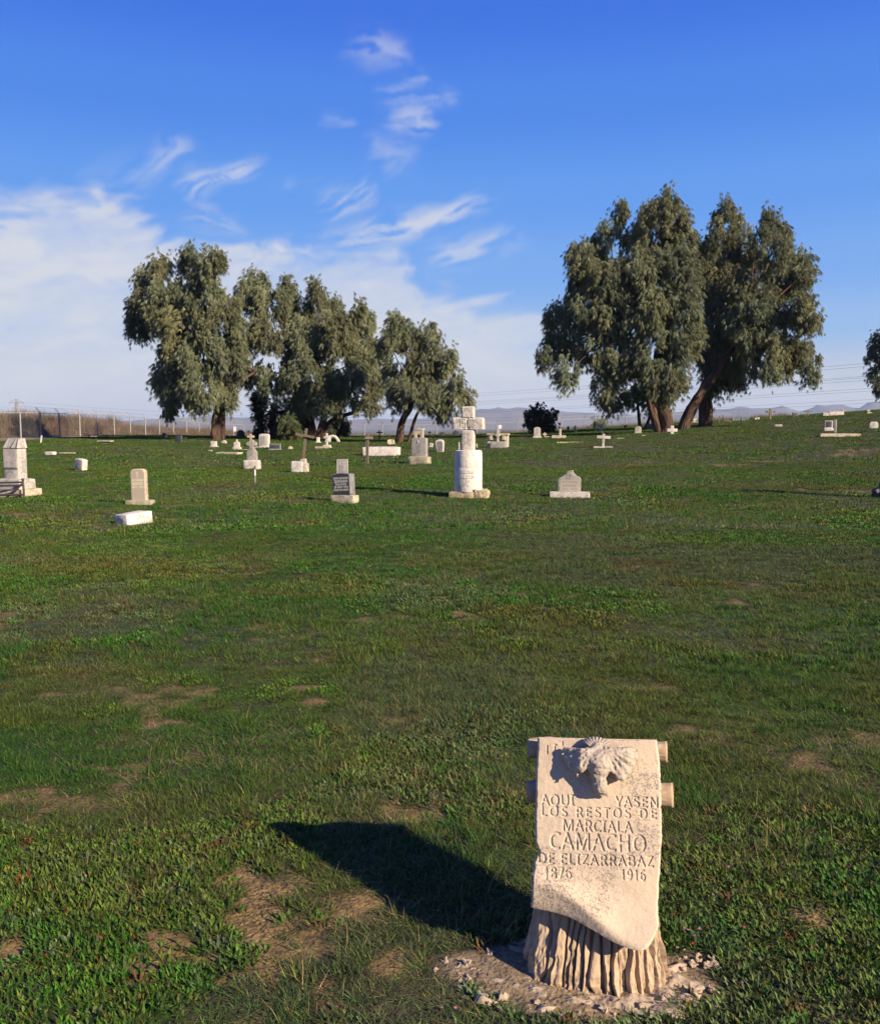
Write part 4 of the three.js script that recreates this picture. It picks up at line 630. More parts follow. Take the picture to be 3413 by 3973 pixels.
{ // ornate scalloped stone
  const o = stoneAt('headstone', 'low scalloped grey headstone with a broken tip on a wide rough base', 2208, 1930, -0.2), u = o.u;
  addBox(o, 'base', 152, 25, 50, M.white_stone, 0, 0, 0, 0.014, 51);
  const s = new THREE.Shape(); s.moveTo(-43, 0); s.lineTo(43, 0); s.lineTo(43, 46); s.quadraticCurveTo(43, 58, 30, 61); s.quadraticCurveTo(25, 62, 25, 65); s.quadraticCurveTo(14, 72, 12, 86); s.lineTo(9, 85); s.lineTo(-8, 81); s.quadraticCurveTo(-14, 66, -25, 63); s.quadraticCurveTo(-26, 60, -32, 58); s.quadraticCurveTo(-44, 54, -44, 44); s.closePath();
  const pts = s.getPoints(8).map((p) => [p.x * u, p.y * u]); const t = part('tablet', at(slabOf(poly(pts), 17 * u, 0.01), 0, 24 * u, 0), M.grey_marble, o);
  const { g, t: tx } = face(72 * u, 44 * u, topShape(72 * u, 44 * u, 'flat'), (x, W, H) => lettering(x, W, H, '#a39a8c', '#84796b', [['NATIVIDAD', 0.2, 0.2, 0.9], ['JIMENEZ', 0.52, 0.2, 0.74], ['1857 - 1915', 0.83, 0.18, 0.82]], 0.14, 6)); part('inscription', at(g, 0, 28 * u, 8.5 * u - 0.001), new THREE.MeshStandardMaterial({ name: 'worn_lettering', map: tx, roughness: 0.95 }), o);
}
{ // round topped stone with a cross
  const o = stoneAt('headstone', 'tall round topped grey headstone with a thin pale cross line, on a rough base', 545, 1957, -0.1), u = o.u;
  addBox(o, 'base', 102, 20, 52, M.mossy_stone, 0, 0, 0, 0.02, 61);
  const t = addSlab(o, 'tablet', 58, 124, 27, 'round', 0.13, M.cream_stone, 17, 0, 0); t.rotation.z = 0.018;
  const { g, t: tx } = face(53 * u, 119 * u, topShape(53 * u, 119 * u, 'round', 0.13), (x, W, H) => { lettering(x, W, H, '#9b907f', '#c9bea2', [['ALCORNIA', 0.34, 0.075, 0.88], ['MONTES', 0.455, 0.08, 0.84], ['1877 - 1917', 0.565, 0.065, 0.9]], 0.13, 7); x.fillRect(W * 0.475, H * 0.06, W * 0.05, H * 0.21); x.fillRect(W * 0.4, H * 0.1, W * 0.2, H * 0.012); }, 256);
  const f = part('inscription', at(g, 0, 19 * u, 13.5 * u - 0.0005), new THREE.MeshStandardMaterial({ name: 'grey_lettering', map: tx, roughness: 0.85 }), o); f.rotation.z = 0.018;
}
{ const o = stoneAt('stone_block', 'big white tilted stone block lying in the grass before the round topped headstone', 522, 2030, -0.66, 'stone block'); addBox(o, 'block', 85, 54, 118, M.painted_white, -8, 0, 0, 0.008, 71, 0).rotation.set(0.085, 0, 0.03); o.rim(60); }
{ // big shrine-like stone at the frame edge with an iron rail in front
  const o = stoneAt('headstone', 'massive weathered grey marker with a sloping panelled head on stepped plinths', 66, 1926, -0.33, 'monument'), u = o.u;
  addBox(o, 'step', 146, 34, 118, M.cream_stone, 0, 0, 0, 0.012, 81); addBox(o, 'plinth', 112, 38, 88, M.pale_marble, 34, 0, 0, 0.008, 82);
  const w = 74, dp = 52; addBox(o, 'shaft', w, 118, dp, M.pale_marble, 72, 0, 0, 0.006, 83);
  const hg = new THREE.BufferGeometry(); { const a = w / 2 * u, b = dp / 2 * u, y0 = 190 * u, y1 = 227 * u, c = a * 0.74, zt = b * 0.25, P = [[-a, y0, b], [a, y0, b], [c, y1, zt], [-c, y1, zt], [-a, y0, -b], [a, y0, -b], [c, y1, -b], [-c, y1, -b]], Q = [[0, 1, 2, 3], [1, 5, 6, 2], [5, 4, 7, 6], [4, 0, 3, 7], [3, 2, 6, 7]], v = []; for (const [i, j, k, l] of Q) for (const n of [i, j, k, i, k, l]) v.push(...P[n]); hg.setAttribute('position', new THREE.Float32BufferAttribute(v, 3)); hg.computeVertexNormals(); }
  part('head', boxUV(hg), M.pale_marble, o);
  const line = (x0, y0, z0, x1, y1, z1) => bar(V(x0 * u, y0 * u, z0 * u), V(x1 * u, y1 * u, z1 * u), 2 * u, 2 * u);
  for (const q of [[-35, 190, 26.5, 35, 190, 26.5], [-33, 192, 26, -25, 226, 7.5], [33, 192, 26, 25, 226, 7.5], [6, 192, 26, 14, 226, 7.5], [-36, 112, 26.8, 36, 112, 26.8]]) part('moulding', line(...q), M.slate, o);
  const { g, t } = face(60 * u, 74 * u, topShape(60 * u, 74 * u, 'flat'), (x, W, H) => { lettering(x, W, H, '#a9a097', '#8d847b', [], 0.3, 9); const r = rngOf(3); x.lineWidth = 6; for (let i = 0; i < 26; i++) { x.strokeStyle = r() > 0.5 ? '#8f867c' : '#c4bbae'; x.beginPath(); x.ellipse(W * (0.2 + 0.6 * r()), H * (0.15 + 0.75 * r()), 10 + 26 * r(), 8 + 22 * r(), r() * 3, 0, 3 + r() * 3); x.stroke(); } }, 200); part('relief', at(g, 0, 116 * u, 26 * u - 0.001), new THREE.MeshStandardMaterial({ name: 'worn_relief', map: t, bumpMap: t, bumpScale: 0.01, roughness: 0.95 }), o);
  const f = stoneAt('iron_railing', 'low broken iron railing in front of the massive marker', 60, 1934, -0.12, 'railing'), q = f.u;
  part('post', all([tube([V(36 * q, -6 * q, 0), V(37 * q, 30 * q, 0), V(35 * q, 74 * q, 0)], 4.5 * q, 4 * q, 8, 6), at(new THREE.SphereGeometry(6 * q, 10, 8), 35 * q, 76 * q, 0)]), M.iron, f);
  for (const [y, r] of [[64, 3.6], [52, 3.8], [16, 4.2]]) part('rail', tube([V(-120 * q, (y - 1) * q, 0), V(-40 * q, y * q, 0.3 * q), V(35 * q, (y + 2) * q, 0)], r * q, r * q, 8, 8), M.iron, f);
  part('brace', tube([V(-60 * q, 17 * q, 0), V(-30 * q, 20 * q, 0), V(5 * q, 36 * q, 0), V(22 * q, 52 * q, 0), V(35 * q, 60 * q, 0)], 2.6 * q, 5 * q, 8, 14), M.iron, f);
}
{ const o = stoneAt('headstone', 'short white headstone tilted sideways on the open lawn near the fence', 314, 1826, -0.5); const t = addSlab(o, 'tablet', 46, 50, 24, 'round', 0.1, M.painted_white, -2); t.rotation.z = -0.12; addSlab(o, 'panel', 34, 36, 2, 'flat', 0, M.grey_marble, 8, 12.4, 2).rotation.z = -0.12; }
{ const o = stoneAt('headstone', 'tall grey headstone with shallow curved top and small oval plaque', 1628, 1800, -0.35), u = o.u; addBox(o, 'base', 82, 30, 44, M.mossy_stone, 0, 0, 0, 0.02, 91); const t = addSlab(o, 'tablet', 60, 76, 20, 'arch', 0.04, M.grey_marble, 28); part('plaque', at(new THREE.CylinderGeometry(4.2 * u, 4.2 * u, 2 * u, 16).rotateX(Math.PI / 2).scale(0.8, 1.5, 1), -2 * u, 88 * u, 10.4 * u), M.painted_white, o); }
{ const o = stoneAt('niche_marker', 'white block marker with a dark arched niche behind the tall grey headstone', 1626, 1741, -0.25, 'marker'), u = o.u; const s = topShape(36 * u, 74 * u, 'flat'), hole = new THREE.Path(); hole.moveTo(-6 * u, 38 * u); hole.lineTo(6 * u, 38 * u); hole.lineTo(6 * u, 50 * u); hole.absarc(0, 50 * u, 6 * u, 0, Math.PI); hole.closePath(); s.holes.push(hole); part('block', at(slabOf(s, 14 * u, 0.008), 0, 0, 4 * u), M.cream_stone, o); addBox(o, 'backing', 35.4, 73, 10, M.slate, 0, -8.2, 0, 0.002, 4); addSlab(o, 'cap', 39, 5, 26, 'flat', 0, M.white_stone, 74, 0); }
{ const o = stoneAt('headstone', 'narrow white shield shaped stone leaning beside the cross monument', 1708, 1754, -0.25), u = o.u; const t = part('tablet', slabOf(poly([[-11, 0], [13, 0], [18, 38], [14, 48], [0, 51], [-14, 47], [-18, 38]].map(([x, y]) => [x * u, y * u])), 8 * u, 0.01), M.painted_white, o); t.rotation.z = 0.06; part('panel', at(slabOf(poly([[-7, 4], [9, 4], [12, 36], [8, 43], [-8, 43], [-11, 36]].map(([x, y]) => [x * u, y * u])), 2 * u, 0), 0, 0, 3.6 * u), M.grey_granite, t); }
{ // long white vault
  const o = stoneAt('grave_vault', 'long low white grave vault lying in the grass', 1481, 1766, -0.12, 'grave'); addBox(o, 'vault', 142, 36, 60, M.painted_white, -2, 0, 0, 0.02, 95); o.rim(70); }
{ // leaning wooden cross in broken white slabs
  const o = stoneAt('broken_base', 'cluster of cracked white slabs holding the leaning wooden cross', 1166, 1833, -0.2, 'grave base'); const u = o.u; addBox(o, 'slab', 46, 47, 16, M.painted_white, -2, 6, -11, 0.008, 101).rotation.z = -0.04; addBox(o, 'slab', 24, 54, 12, M.white_stone, -2, 3, 21, 0.01, 102).rotation.z = 0.16; addBox(o, 'slab', 60, 40, 12, M.cream_stone, -2, -12, 0, 0.01, 103);
  const c = stoneAt('wooden_cross', 'grey weathered wooden cross leaning out of cracked white slabs', 1168, 1829, -0.1, 'cross'), q = c.u; const g = new THREE.Group(); const stem = part('post', bar(V(2 * q, 0, -4 * q), V(23 * q, 168 * q, -4 * q), 9 * q, 7 * q), M.grey_wood, c); part('crossbar', bar(V(-19 * q, 147 * q, 2.6 * q), V(53 * q, 134 * q, 2.6 * q), 9.5 * q, 6 * q), M.grey_wood, c); }
{ const c = stoneAt('wooden_cross', 'grey wooden cross seen almost edge on before the long white vault', 1425, 1801, 1.25, 'cross'), q = c.u; part('post', bar(V(0, -3 * q, 0), V(1 * q, 120 * q, 0), 7 * q, 10 * q), M.grey_wood, c); part('crossbar', bar(V(-38 * q, 104 * q, 7 * q), V(38 * q, 104 * q, 7 * q), 8 * q, 5 * q), M.grey_wood, c); }
{ const o = stoneAt('headstone', 'grey shouldered stone topped with a small cross, on a white pedestal', 980, 1821, -0.15), u = o.u; addBox(o, 'pedestal', 63, 38, 34, M.white_stone, 0, 0, 0, 0.008, 111);
  const s = [[-20, 0], [20, 0], [20, 32], [14, 38], [8, 50], [9, 56], [17, 57], [17, 71], [9, 71], [8, 77], [0, 79], [-8, 77], [-9, 71], [-17, 71], [-17, 57], [-9, 56], [-8, 50], [-14, 38], [-20, 32]].map(([x, y]) => [x * u, y * u]); part('tablet', at(slabOf(poly(s), 14 * u, 0.008), 0, 37 * u, 0), M.grey_marble, o); }
{ // standpipe
  const { p, u } = spot(990, 1874), o = thing('standpipe', 'upright water standpipe with a dark tap on the lawn', 'pipe', p); part('pipe', new THREE.CylinderGeometry(2.2 * u, 2.2 * u, 56 * u, 10).translate(0, 27 * u, 0), M.galvanised, o); part('sleeve', new THREE.CylinderGeometry(3.2 * u, 3.2 * u, 22 * u, 10).translate(0, 40 * u, 0), M.sign_white, o); part('tap', all([at(new THREE.BoxGeometry(12 * u, 4 * u, 4 * u), -2 * u, 58 * u, 0), at(new THREE.CylinderGeometry(2 * u, 2 * u, 8 * u, 8), 0, 60 * u, 0), at(new THREE.BoxGeometry(9 * u, 2 * u, 2 * u), 0, 65 * u, 0), at(new THREE.CylinderGeometry(1.6 * u, 1.8 * u, 5 * u, 8), -7 * u, 55 * u, 0)]), M.iron, o); }

// markers further back: [name, label, px, foot py, yaw, builder]
const small = (name, label, px, py, yaw, build, category = 'headstone', d) => { const o = stoneAt(name, label, px, py, yaw, category, undefined, d); build(o, o.u); };
const slabThing = (w, h, t, mat, seed, rim = 0) => (o) => { addBox(o, 'slab', w, h, t, mat, -1, 0, 0, 0.01, seed); if (rim) o.rim(rim); };
const crossThing = (w, h, t, arm, mat, dep = 5) => (o, u) => part('cross', slabOf(crossShape(w * u, h * u, t * u, arm * u), dep * u, 0.006), mat, o);
const tabletThing = (w, h, kind, rise, mat, bw, bh, bmat, dep = 10) => (o) => { if (bw) addBox(o, 'base', bw, bh, dep * 2.2, bmat ?? mat, 0, 0, 0, 0.008, w + h); addSlab(o, 'tablet', w, h, dep, kind, rise, mat, bw ? bh - 1 : 0); };
small('marker_stake', 'thin white wooden stake leaning near the fence', 161, 1719, 0.1, (o, u) => { part('stake', bar(V(-2 * u, -2 * u, 0), V(3 * u, 30 * u, 0), 5 * u, 3 * u), M.painted_white, o); }, 'stake');
small('grave_slab', 'white low block lying by the pale strip near the fence', 198, 1764, -0.3, slabThing(38, 14, 24, M.painted_white, 121, 18), 'grave');
small('grave_slab', 'narrow pale strip of grave kerb beside the low white block', 260, 1759, -0.1, slabThing(66, 6, 14, M.cream_stone, 122, 22), 'grave');
small('grave_slab', 'mossy low stone table on the lawn beyond the strip of kerb', 410, 1721, -0.25, (o) => { addBox(o, 'slab', 58, 4, 26, M.cream_stone, 9, 0, 0, 0.006, 123); addBox(o, 'block', 30, 10, 16, M.mossy_stone, -1, 0, -2, 0.006, 124); o.rim(16); }, 'grave');
small('grave_slab', 'tiny far white slab in the tree shadow by the fence', 363, 1695, 0, slabThing(22, 5, 14, M.white_stone, 125), 'grave');
small('headstone', 'dark square granite marker at the edge of the tree shade', 694, 1717, -0.4, tabletThing(30, 26, 'flat', 0, M.slate, 34, 3, M.slate, 8));
small('headstone', 'small white square headstone just left of the leaning trunk', 831, 1735, -0.15, tabletThing(24, 20, 'flat', 0, M.painted_white, 31, 5, M.white_stone, 8));
small('grave_fragment', 'small broken white fragment lying before the leaning trunk', 816, 1752, -0.5, slabThing(18, 8, 9, M.white_stone, 127), 'fragment');
small('headstone', 'tiny white arched stone at the foot of the leaning trunk', 870, 1720, -0.2, tabletThing(19, 13, 'full', 0, M.white_stone, 0));
small('headstone', 'small white headstone with a knob on top, on a block base', 920, 1744, -0.2, (o, u) => { addBox(o, 'base', 32, 10, 18, M.white_stone, 0, 0, 0, 0.006, 128); addSlab(o, 'tablet', 24, 23, 9, 'shoulder', 0.2, M.painted_white, 9); addBox(o, 'knob', 5, 8, 5, M.painted_white, 32, 0, 0, 0.002, 129); });
small('grave_slab', 'wide flat cream grave slab in front of the knobbed headstone', 890, 1761, -0.35, slabThing(98, 9, 40, M.cream_stone, 130, 34), 'grave');
small('grave_slab', 'narrow pale slab edge beside the knobbed headstone', 948, 1746, -0.1, slabThing(26, 5, 12, M.white_stone, 131), 'grave');
small('stone_cross', 'cream stone cross on a block, partly behind the grey cross topped stone', 974, 1730, -0.1, (o, u) => { addBox(o, 'base', 40, 14, 16, M.white_stone, 0, 0, 4, 0.006, 132); part('cross', at(slabOf(crossShape(28 * u, 34 * u, 8 * u, 24 * u), 6 * u, 0.008), 0, 13 * u, 0), M.cream_stone, o); }, 'cross');
small('headstone', 'tall white round shouldered headstone on a flat base slab', 1027, 1737, -0.2, (o) => { addBox(o, 'base', 56, 6, 30, M.white_stone, 0, 2, -6, 0.006, 133); addSlab(o, 'tablet', 40, 50, 14, 'round', 0.14, M.painted_white, 5); addSlab(o, 'panel', 27, 36, 1.4, 'round', 0.14, M.pale_marble, 11, 7.4); });
small('headstone', 'low grey granite marker with a pale framed face', 1068, 1745, -0.2, (o) => { addBox(o, 'base', 50, 4, 18, M.white_stone, 0, 0, 0, 0.003, 134); addSlab(o, 'tablet', 46, 22, 9, 'flat', 0, M.grey_granite, 3); addSlab(o, 'panel', 38, 13, 1.4, 'flat', 0, M.slate, 7, 4.9); });
small('headstone', 'tiny cream arched stone alone in the grass beside the wooden cross', 1127, 1742, 0, tabletThing(17, 12, 'full', 0, M.cream_stone, 0));
small('grave_cross', 'white cross standing on a pale stepped slab below the broad tree', 1263, 1739, -0.2, (o, u) => { addBox(o, 'slab', 60, 8, 28, M.cream_stone, 0, 0, -8, 0.006, 135); addBox(o, 'step', 30, 14, 18, M.white_stone, 0, 0, 6, 0.006, 136); part('cross', at(slabOf(crossShape(24 * u, 46 * u, 8 * u, 30 * u), 6 * u, 0.008), 0, 13 * u, 0).translate(6 * u, 0, 0), M.painted_white, o); }, 'cross');
small('grotto_arch', 'small white arched grotto leaning by the dark trunks', 1290, 1716, -0.1, (o, u) => { const s = new THREE.Shape(); s.moveTo(-30 * u, 0); s.quadraticCurveTo(-22 * u, 30 * u, 2 * u, 30 * u); s.quadraticCurveTo(20 * u, 28 * u, 30 * u, 2 * u); s.lineTo(20 * u, 2 * u); s.quadraticCurveTo(14 * u, 20 * u, 4 * u, 22 * u); s.quadraticCurveTo(-8 * u, 20 * u, -8 * u, 0); s.closePath(); part('arch', slabOf(s, 14 * u, 0.01), M.painted_white, o); }, 'grotto');
small('headstone', 'stubby white stone below the dark trunks beside the grotto', 1235, 1718, 0.1, tabletThing(13, 18, 'flat', 0, M.painted_white, 22, 5));
small('wooden_cross', 'thin black cross before the back fence', 1472, 1714, 0, crossThing(24, 46, 4.5, 37, M.dark_wood, 3), 'cross');
small('field_stone', 'rough upright pale rock behind the long white vault', 1517, 1724, 0.2, (o) => addBox(o, 'rock', 30, 20, 16, M.cream_stone, -1, 0, 0, 0.05, 137, 0.2), 'rock');
small('headstone', 'small white tilted block to the side of the niche marker', 1666, 1736, -0.3, (o) => { addBox(o, 'block', 14, 20, 8, M.painted_white, -1, 0, 5, 0.006, 138).rotation.z = -0.15; addBox(o, 'base', 22, 5, 12, M.white_stone, 0, 0, -4, 0.004, 139); });
small('marker_stake', 'thin white stake rising right behind the cross monument', 1781, 1750, 0, (o, u) => part('stake', bar(V(0, -2 * u, 0), V(0, 36 * u, 0), 4 * u, 3 * u), M.painted_white, o), 'stake');
small('marker_stake', 'short white stake between the cross monument and the table tomb', 1849, 1736, 0, (o, u) => part('stake', bar(V(2 * u, -2 * u, 0), V(-1 * u, 16 * u, 0), 4 * u, 3 * u), M.painted_white, o), 'stake');
small('table_tomb', 'cream table tomb with a white cross post and a square box in front', 1930, 1737, -0.2, (o, u) => { addBox(o, 'box', 62, 25, 30, M.grey_marble, 0, 14, 4, 0.006, 140); addSlab(o, 'table_top', 86, 6, 46, 'flat', 0, M.cream_stone, 50, -14); for (const x of [-34, 34]) addBox(o, 'support', 12, 50, 34, M.white_stone, 0, -14, x, 0.006, 141); addBox(o, 'urn', 14, 17, 12, M.cream_stone, 32, 2, -26, 0.004, 142); addBox(o, 'urn', 14, 17, 12, M.cream_stone, 32, 2, 24, 0.004, 143); part('cross_post', at(slabOf(crossShape(20 * u, 48 * u, 8 * u, 26 * u), 6 * u, 0.005), 2 * u, 24 * u, 10 * u), M.white_stone, o); }, 'tomb');
small('headstone', 'pale grey headstone standing in front of the dark round bush', 2083, 1700, -0.15, tabletThing(26, 36, 'shoulder', 0.12, M.pale_marble, 32, 9, M.white_stone, 9));
small('grave_cross', 'small broken cross and rubble beside the headstone by the bush', 2112, 1697, 0.1, (o, u) => { part('cross', slabOf(crossShape(16 * u, 20 * u, 5 * u, 13 * u), 4 * u, 0.004), M.cream_stone, o); addBox(o, 'rubble', 22, 6, 12, M.white_stone, -1, 0, 10, 0.02, 144); }, 'cross');
small('headstone', 'pinkish stepped base with a narrow white stub near the bush', 2167, 1700, -0.15, (o) => { addBox(o, 'base', 56, 12, 24, M.cream_stone, 0, 0, 0, 0.008, 145); addBox(o, 'stub', 9, 26, 9, M.white_stone, 11, 0, 5, 0.004, 146); });
small('stone_cross', 'dark small cross in tree shade, plain with a narrow foot', 2203, 1678, 0, crossThing(12, 26, 5, 18, M.slate, 4), 'cross');
small('stone_cross', 'dark clover armed cross in tree shade on a rounded foot', 2230, 1678, 0, (o, u) => { part('cross', at(slabOf(crossShape(15 * u, 18 * u, 5 * u, 11 * u), 5 * u, 0.01), 0, 10 * u, 0), M.slate, o); addSlab(o, 'foot', 16, 11, 8, 'full', 0, M.slate); }, 'cross');
small('grave_kerb', 'long thin pale grave kerb flush with the grass', 2210, 1718, -0.05, slabThing(104, 6, 8, M.cream_stone, 147, 6), 'grave');
small('stone_cross', 'leaning white cross on a cracked slab out on the open lawn', 2338, 1737, -0.15, (o, u) => { addBox(o, 'slab', 72, 7, 34, M.white_stone, -1, 0, 0, 0.012, 148); const c = part('cross', at(slabOf(crossShape(52 * u, 50 * u, 9 * u, 37 * u, 11 * u), 7 * u, 0.008), 0, 5 * u, 0), M.white_stone, o); c.rotation.z = -0.05; part('spike', bar(V(-1 * u, 54 * u, 0), V(-6 * u, 64 * u, 0), 3 * u, 3 * u), M.grey_wood, o); o.rim(24); }, 'cross');
small('headstone', 'weathered grey stone with a chipped top under the largest tree', 2474, 1681, -0.2, tabletThing(25, 27, 'shoulder', 0.2, M.pale_marble, 28, 3, M.white_stone, 8));
small('stone_cross', 'white four armed cross in front of the largest trunk', 2606, 1685, -0.1, crossThing(39, 34, 12, 17, M.painted_white, 7), 'cross');
small('grave_fragment', 'small cream chip of stone lying in front of the largest tree', 2494, 1692, 0.3, slabThing(13, 6, 8, M.cream_stone, 149), 'fragment');
small('grave_fragment', 'narrow cream slab piece lying beyond the leaning white cross', 2407, 1702, 0.1, slabThing(30, 5, 10, M.cream_stone, 150), 'fragment');
small('wooden_cross', 'dark wooden double cross by the sparse shrub', 2300, 1669, 0.1, (o, u) => { part('post', bar(V(6 * u, 0, 0), V(6 * u, 34 * u, 0), 4 * u, 3 * u), M.dark_wood, o); part('crossbar', bar(V(-12 * u, 20 * u, 3 * u), V(12 * u, 21 * u, 3 * u), 4 * u, 3 * u), M.dark_wood, o); }, 'cross');
small('stone_cross', 'dark fat little cross before the fence and the slender young tree', 2427, 1663, 0, crossThing(17, 16, 7, 9, M.slate, 5), 'cross');
small('headstone', 'white pointed stone on a wide pale slab by the sparse shrub', 2330, 1671, 0, (o) => { addBox(o, 'slab', 50, 5, 22, M.white_stone, -1, 0, 0, 0.006, 151); addSlab(o, 'tablet', 14, 24, 7, 'arch', 0.3, M.painted_white, 3); });
small('wooden_cross', 'dark wooden cross between the slender stems and the largest trunk', 2556, 1661, 0, crossThing(18, 24, 4, 18, M.dark_wood, 3), 'cross', 66);
small('headstone', 'grey square stone in the shade behind the chipped headstone', 2522, 1665, -0.1, tabletThing(26, 18, 'flat', 0, M.grey_granite, 0), 'headstone', 64);
small('grave_slab', 'white slab with a low cross beside the upright trunk', 2688, 1642, 0, (o, u) => { addBox(o, 'slab', 34, 5, 20, M.white_stone, 0, 0, 0, 0.006, 152); part('cross', at(slabOf(crossShape(14 * u, 14 * u, 4 * u, 9 * u), 4 * u, 0.004), 4 * u, 4 * u, 0), M.painted_white, o); }, 'grave', 72);
small('grave_fragment', 'small white block lying on the slope below the row of crosses', 3018, 1655, -0.3, slabThing(28, 10, 14, M.white_stone, 153), 'fragment');
small('headstone', 'white framed stone with a dark panel on the slope', 3212, 1671, -0.25, (o) => { addBox(o, 'base', 35, 12, 20, M.painted_white, 0, 0, 0, 0.006, 154); addSlab(o, 'tablet', 29, 29, 10, 'flat', 0, M.white_stone, 11); addSlab(o, 'panel', 20, 22, 1.4, 'flat', 0, M.slate, 15, 5.3); });
small('marker_post', 'white upright post beside the dark panelled stone on the slope', 3237, 1680, -0.5, (o) => addBox(o, 'post', 10, 55, 8, M.white_stone, -2, 0, 0, 0.004, 155), 'post');
small('grave_slab', 'long pale raised grave slab below the white post on the slope', 3255, 1693, -0.12, slabThing(150, 13, 30, M.cream_stone, 156, 30), 'grave');
small('headstone', 'white round headed stone near the frame edge on the slope', 3387, 1661, -0.3, tabletThing(31, 26, 'round', 0.45, M.painted_white, 0));
small('wooden_cross', 'large grey cross standing against the hills on the skyline', 2985, 1622, 0.1, crossThing(38, 42, 8, 30, M.grey_wood, 6), 'cross', 68);
small('wooden_cross', 'thin grey cross with long arms on the skyline beyond the square marker', 3131, 1612, 0.1, crossThing(30, 24, 4, 17, M.grey_wood, 4), 'cross', 70);
small('headstone', 'grey square marker on the skyline', 3081, 1616, 0, (o) => { addSlab(o, 'tablet', 22, 19, 8, 'flat', 0, M.grey_granite, 0); addSlab(o, 'panel', 17, 14, 1.4, 'flat', 0, M.slate, 3, 4.2); }, 'headstone', 69);
small('grave_slab', 'two small white stones low on the skyline beside the blue gate', 2933, 1625, 0, (o) => { addBox(o, 'block', 9, 9, 8, M.painted_white, -1, 0, -5, 0.004, 157); addBox(o, 'block', 8, 11, 8, M.painted_white, -1, 0, 5, 0.004, 158); }, 'grave', 69);
small('white_tomb', 'low white painted tomb with faded pink stains on the skyline', 3232, 1607, -0.15, (o, u) => { addBox(o, 'body', 54, 16, 26, M.painted_white, 0, 0, 4, 0.02, 159); addBox(o, 'block', 22, 12, 20, M.white_stone, 0, 2, -34, 0.01, 160); addBox(o, 'knob', 9, 24, 9, M.cream_stone, 0, 4, 30, 0.008, 161); }, 'tomb', 66);
small('stone_cross', 'small pale cross in weeds on the far skyline', 3364, 1597, 0, (o, u) => { part('cross', slabOf(crossShape(12 * u, 18 * u, 4 * u, 12 * u), 4 * u, 0.004), M.white_stone, o); addBox(o, 'block', 20, 7, 10, M.mossy_stone, -1, -3, 4, 0.01, 162); }, 'cross', 66);
small('metal_gate', 'blue grey barred metal gate panels by the upright trunk', 2871, 1628, 0.1, (o, u) => { for (const [x0, x1] of [[-31, -5], [5, 31]]) { part('frame', all([bar(V(x0 * u, 38 * u, 0), V(x1 * u, 38 * u, 0), 2 * u), bar(V(x0 * u, 4 * u, 0), V(x1 * u, 4 * u, 0), 2 * u), bar(V(x0 * u, 0, 0), V(x0 * u, 39 * u, 0), 2.4 * u), bar(V(x1 * u, 0, 0), V(x1 * u, 39 * u, 0), 2.4 * u)]), M.blue_metal, o); for (let k = 1; k < 6; k++) part('bar', bar(V(lerp(x0, x1, k / 6) * u, 4 * u, 0), V(lerp(x0, x1, k / 6) * u, 38 * u, 0), 1.3 * u), M.blue_metal, o); } }, 'gate', 70);
small('wooden_rail', 'broken wooden rail sloping down beside the upright trunk', 2815, 1636, 0, (o, u) => { part('rail', bar(V(-12 * u, 18 * u, 0), V(26 * u, 2 * u, 0), 4 * u), M.grey_wood, o); part('rail', bar(V(-12 * u, 10 * u, 1 * u), V(14 * u, 0, 1 * u), 3 * u), M.grey_wood, o); part('post', bar(V(-12 * u, -2 * u, -3 * u), V(-12 * u, 30 * u, -3 * u), 4 * u), M.grey_wood, o); part('post', bar(V(-26 * u, -2 * u, -3 * u), V(-26 * u, 27 * u, -3 * u), 3 * u), M.grey_wood, o); }, 'railing', 66);
small('dark_headstone', 'dark round topped stone in deep shade behind the leaning trunk', 934, 1712, 0, tabletThing(30, 26, 'full', 0, M.dark_granite, 44, 6, M.dark_granite, 10), 'headstone', 66);
small('dark_headstone', 'dark cross shaped marker in shade beside the leaning trunk', 866, 1712, 0, crossThing(14, 40, 4, 28, M.dark_wood, 3), 'cross', 68);
small('dark_headstone', 'dark low stone in shade under the smaller leaning tree', 1714, 1702, 0, tabletThing(19, 17, 'round', 0.3, M.dark_granite, 0), 'headstone', 70);
small('dark_headstone', 'dark broad round topped stone behind the cross monument', 1768, 1698, 0, tabletThing(26, 24, 'full', 0, M.dark_granite, 0), 'headstone', 70);
small('wooden_cross', 'small dark cross by the back fence near the niche marker', 1666, 1700, 0, crossThing(14, 22, 3, 15, M.dark_wood, 3), 'cross', 74);
small('dark_headstone', 'pointed dark stone in the tree shadow far along the fence', 637, 1703, 0, tabletThing(18, 18, 'arch', 0.4, M.slate, 0), 'headstone', 66);
small('marker_sign', 'small white sign board on a thin post before the back fence', 1939, 1684, 0, (o, u) => { part('post', bar(V(0, 0, 0), V(0, 22 * u, 0), 2 * u), M.galvanised, o); part('board', at(new THREE.BoxGeometry(13 * u, 14 * u, 1.5 * u), 0, 28 * u, 1.8 * u), M.sign_white, o); }, 'sign', 80);
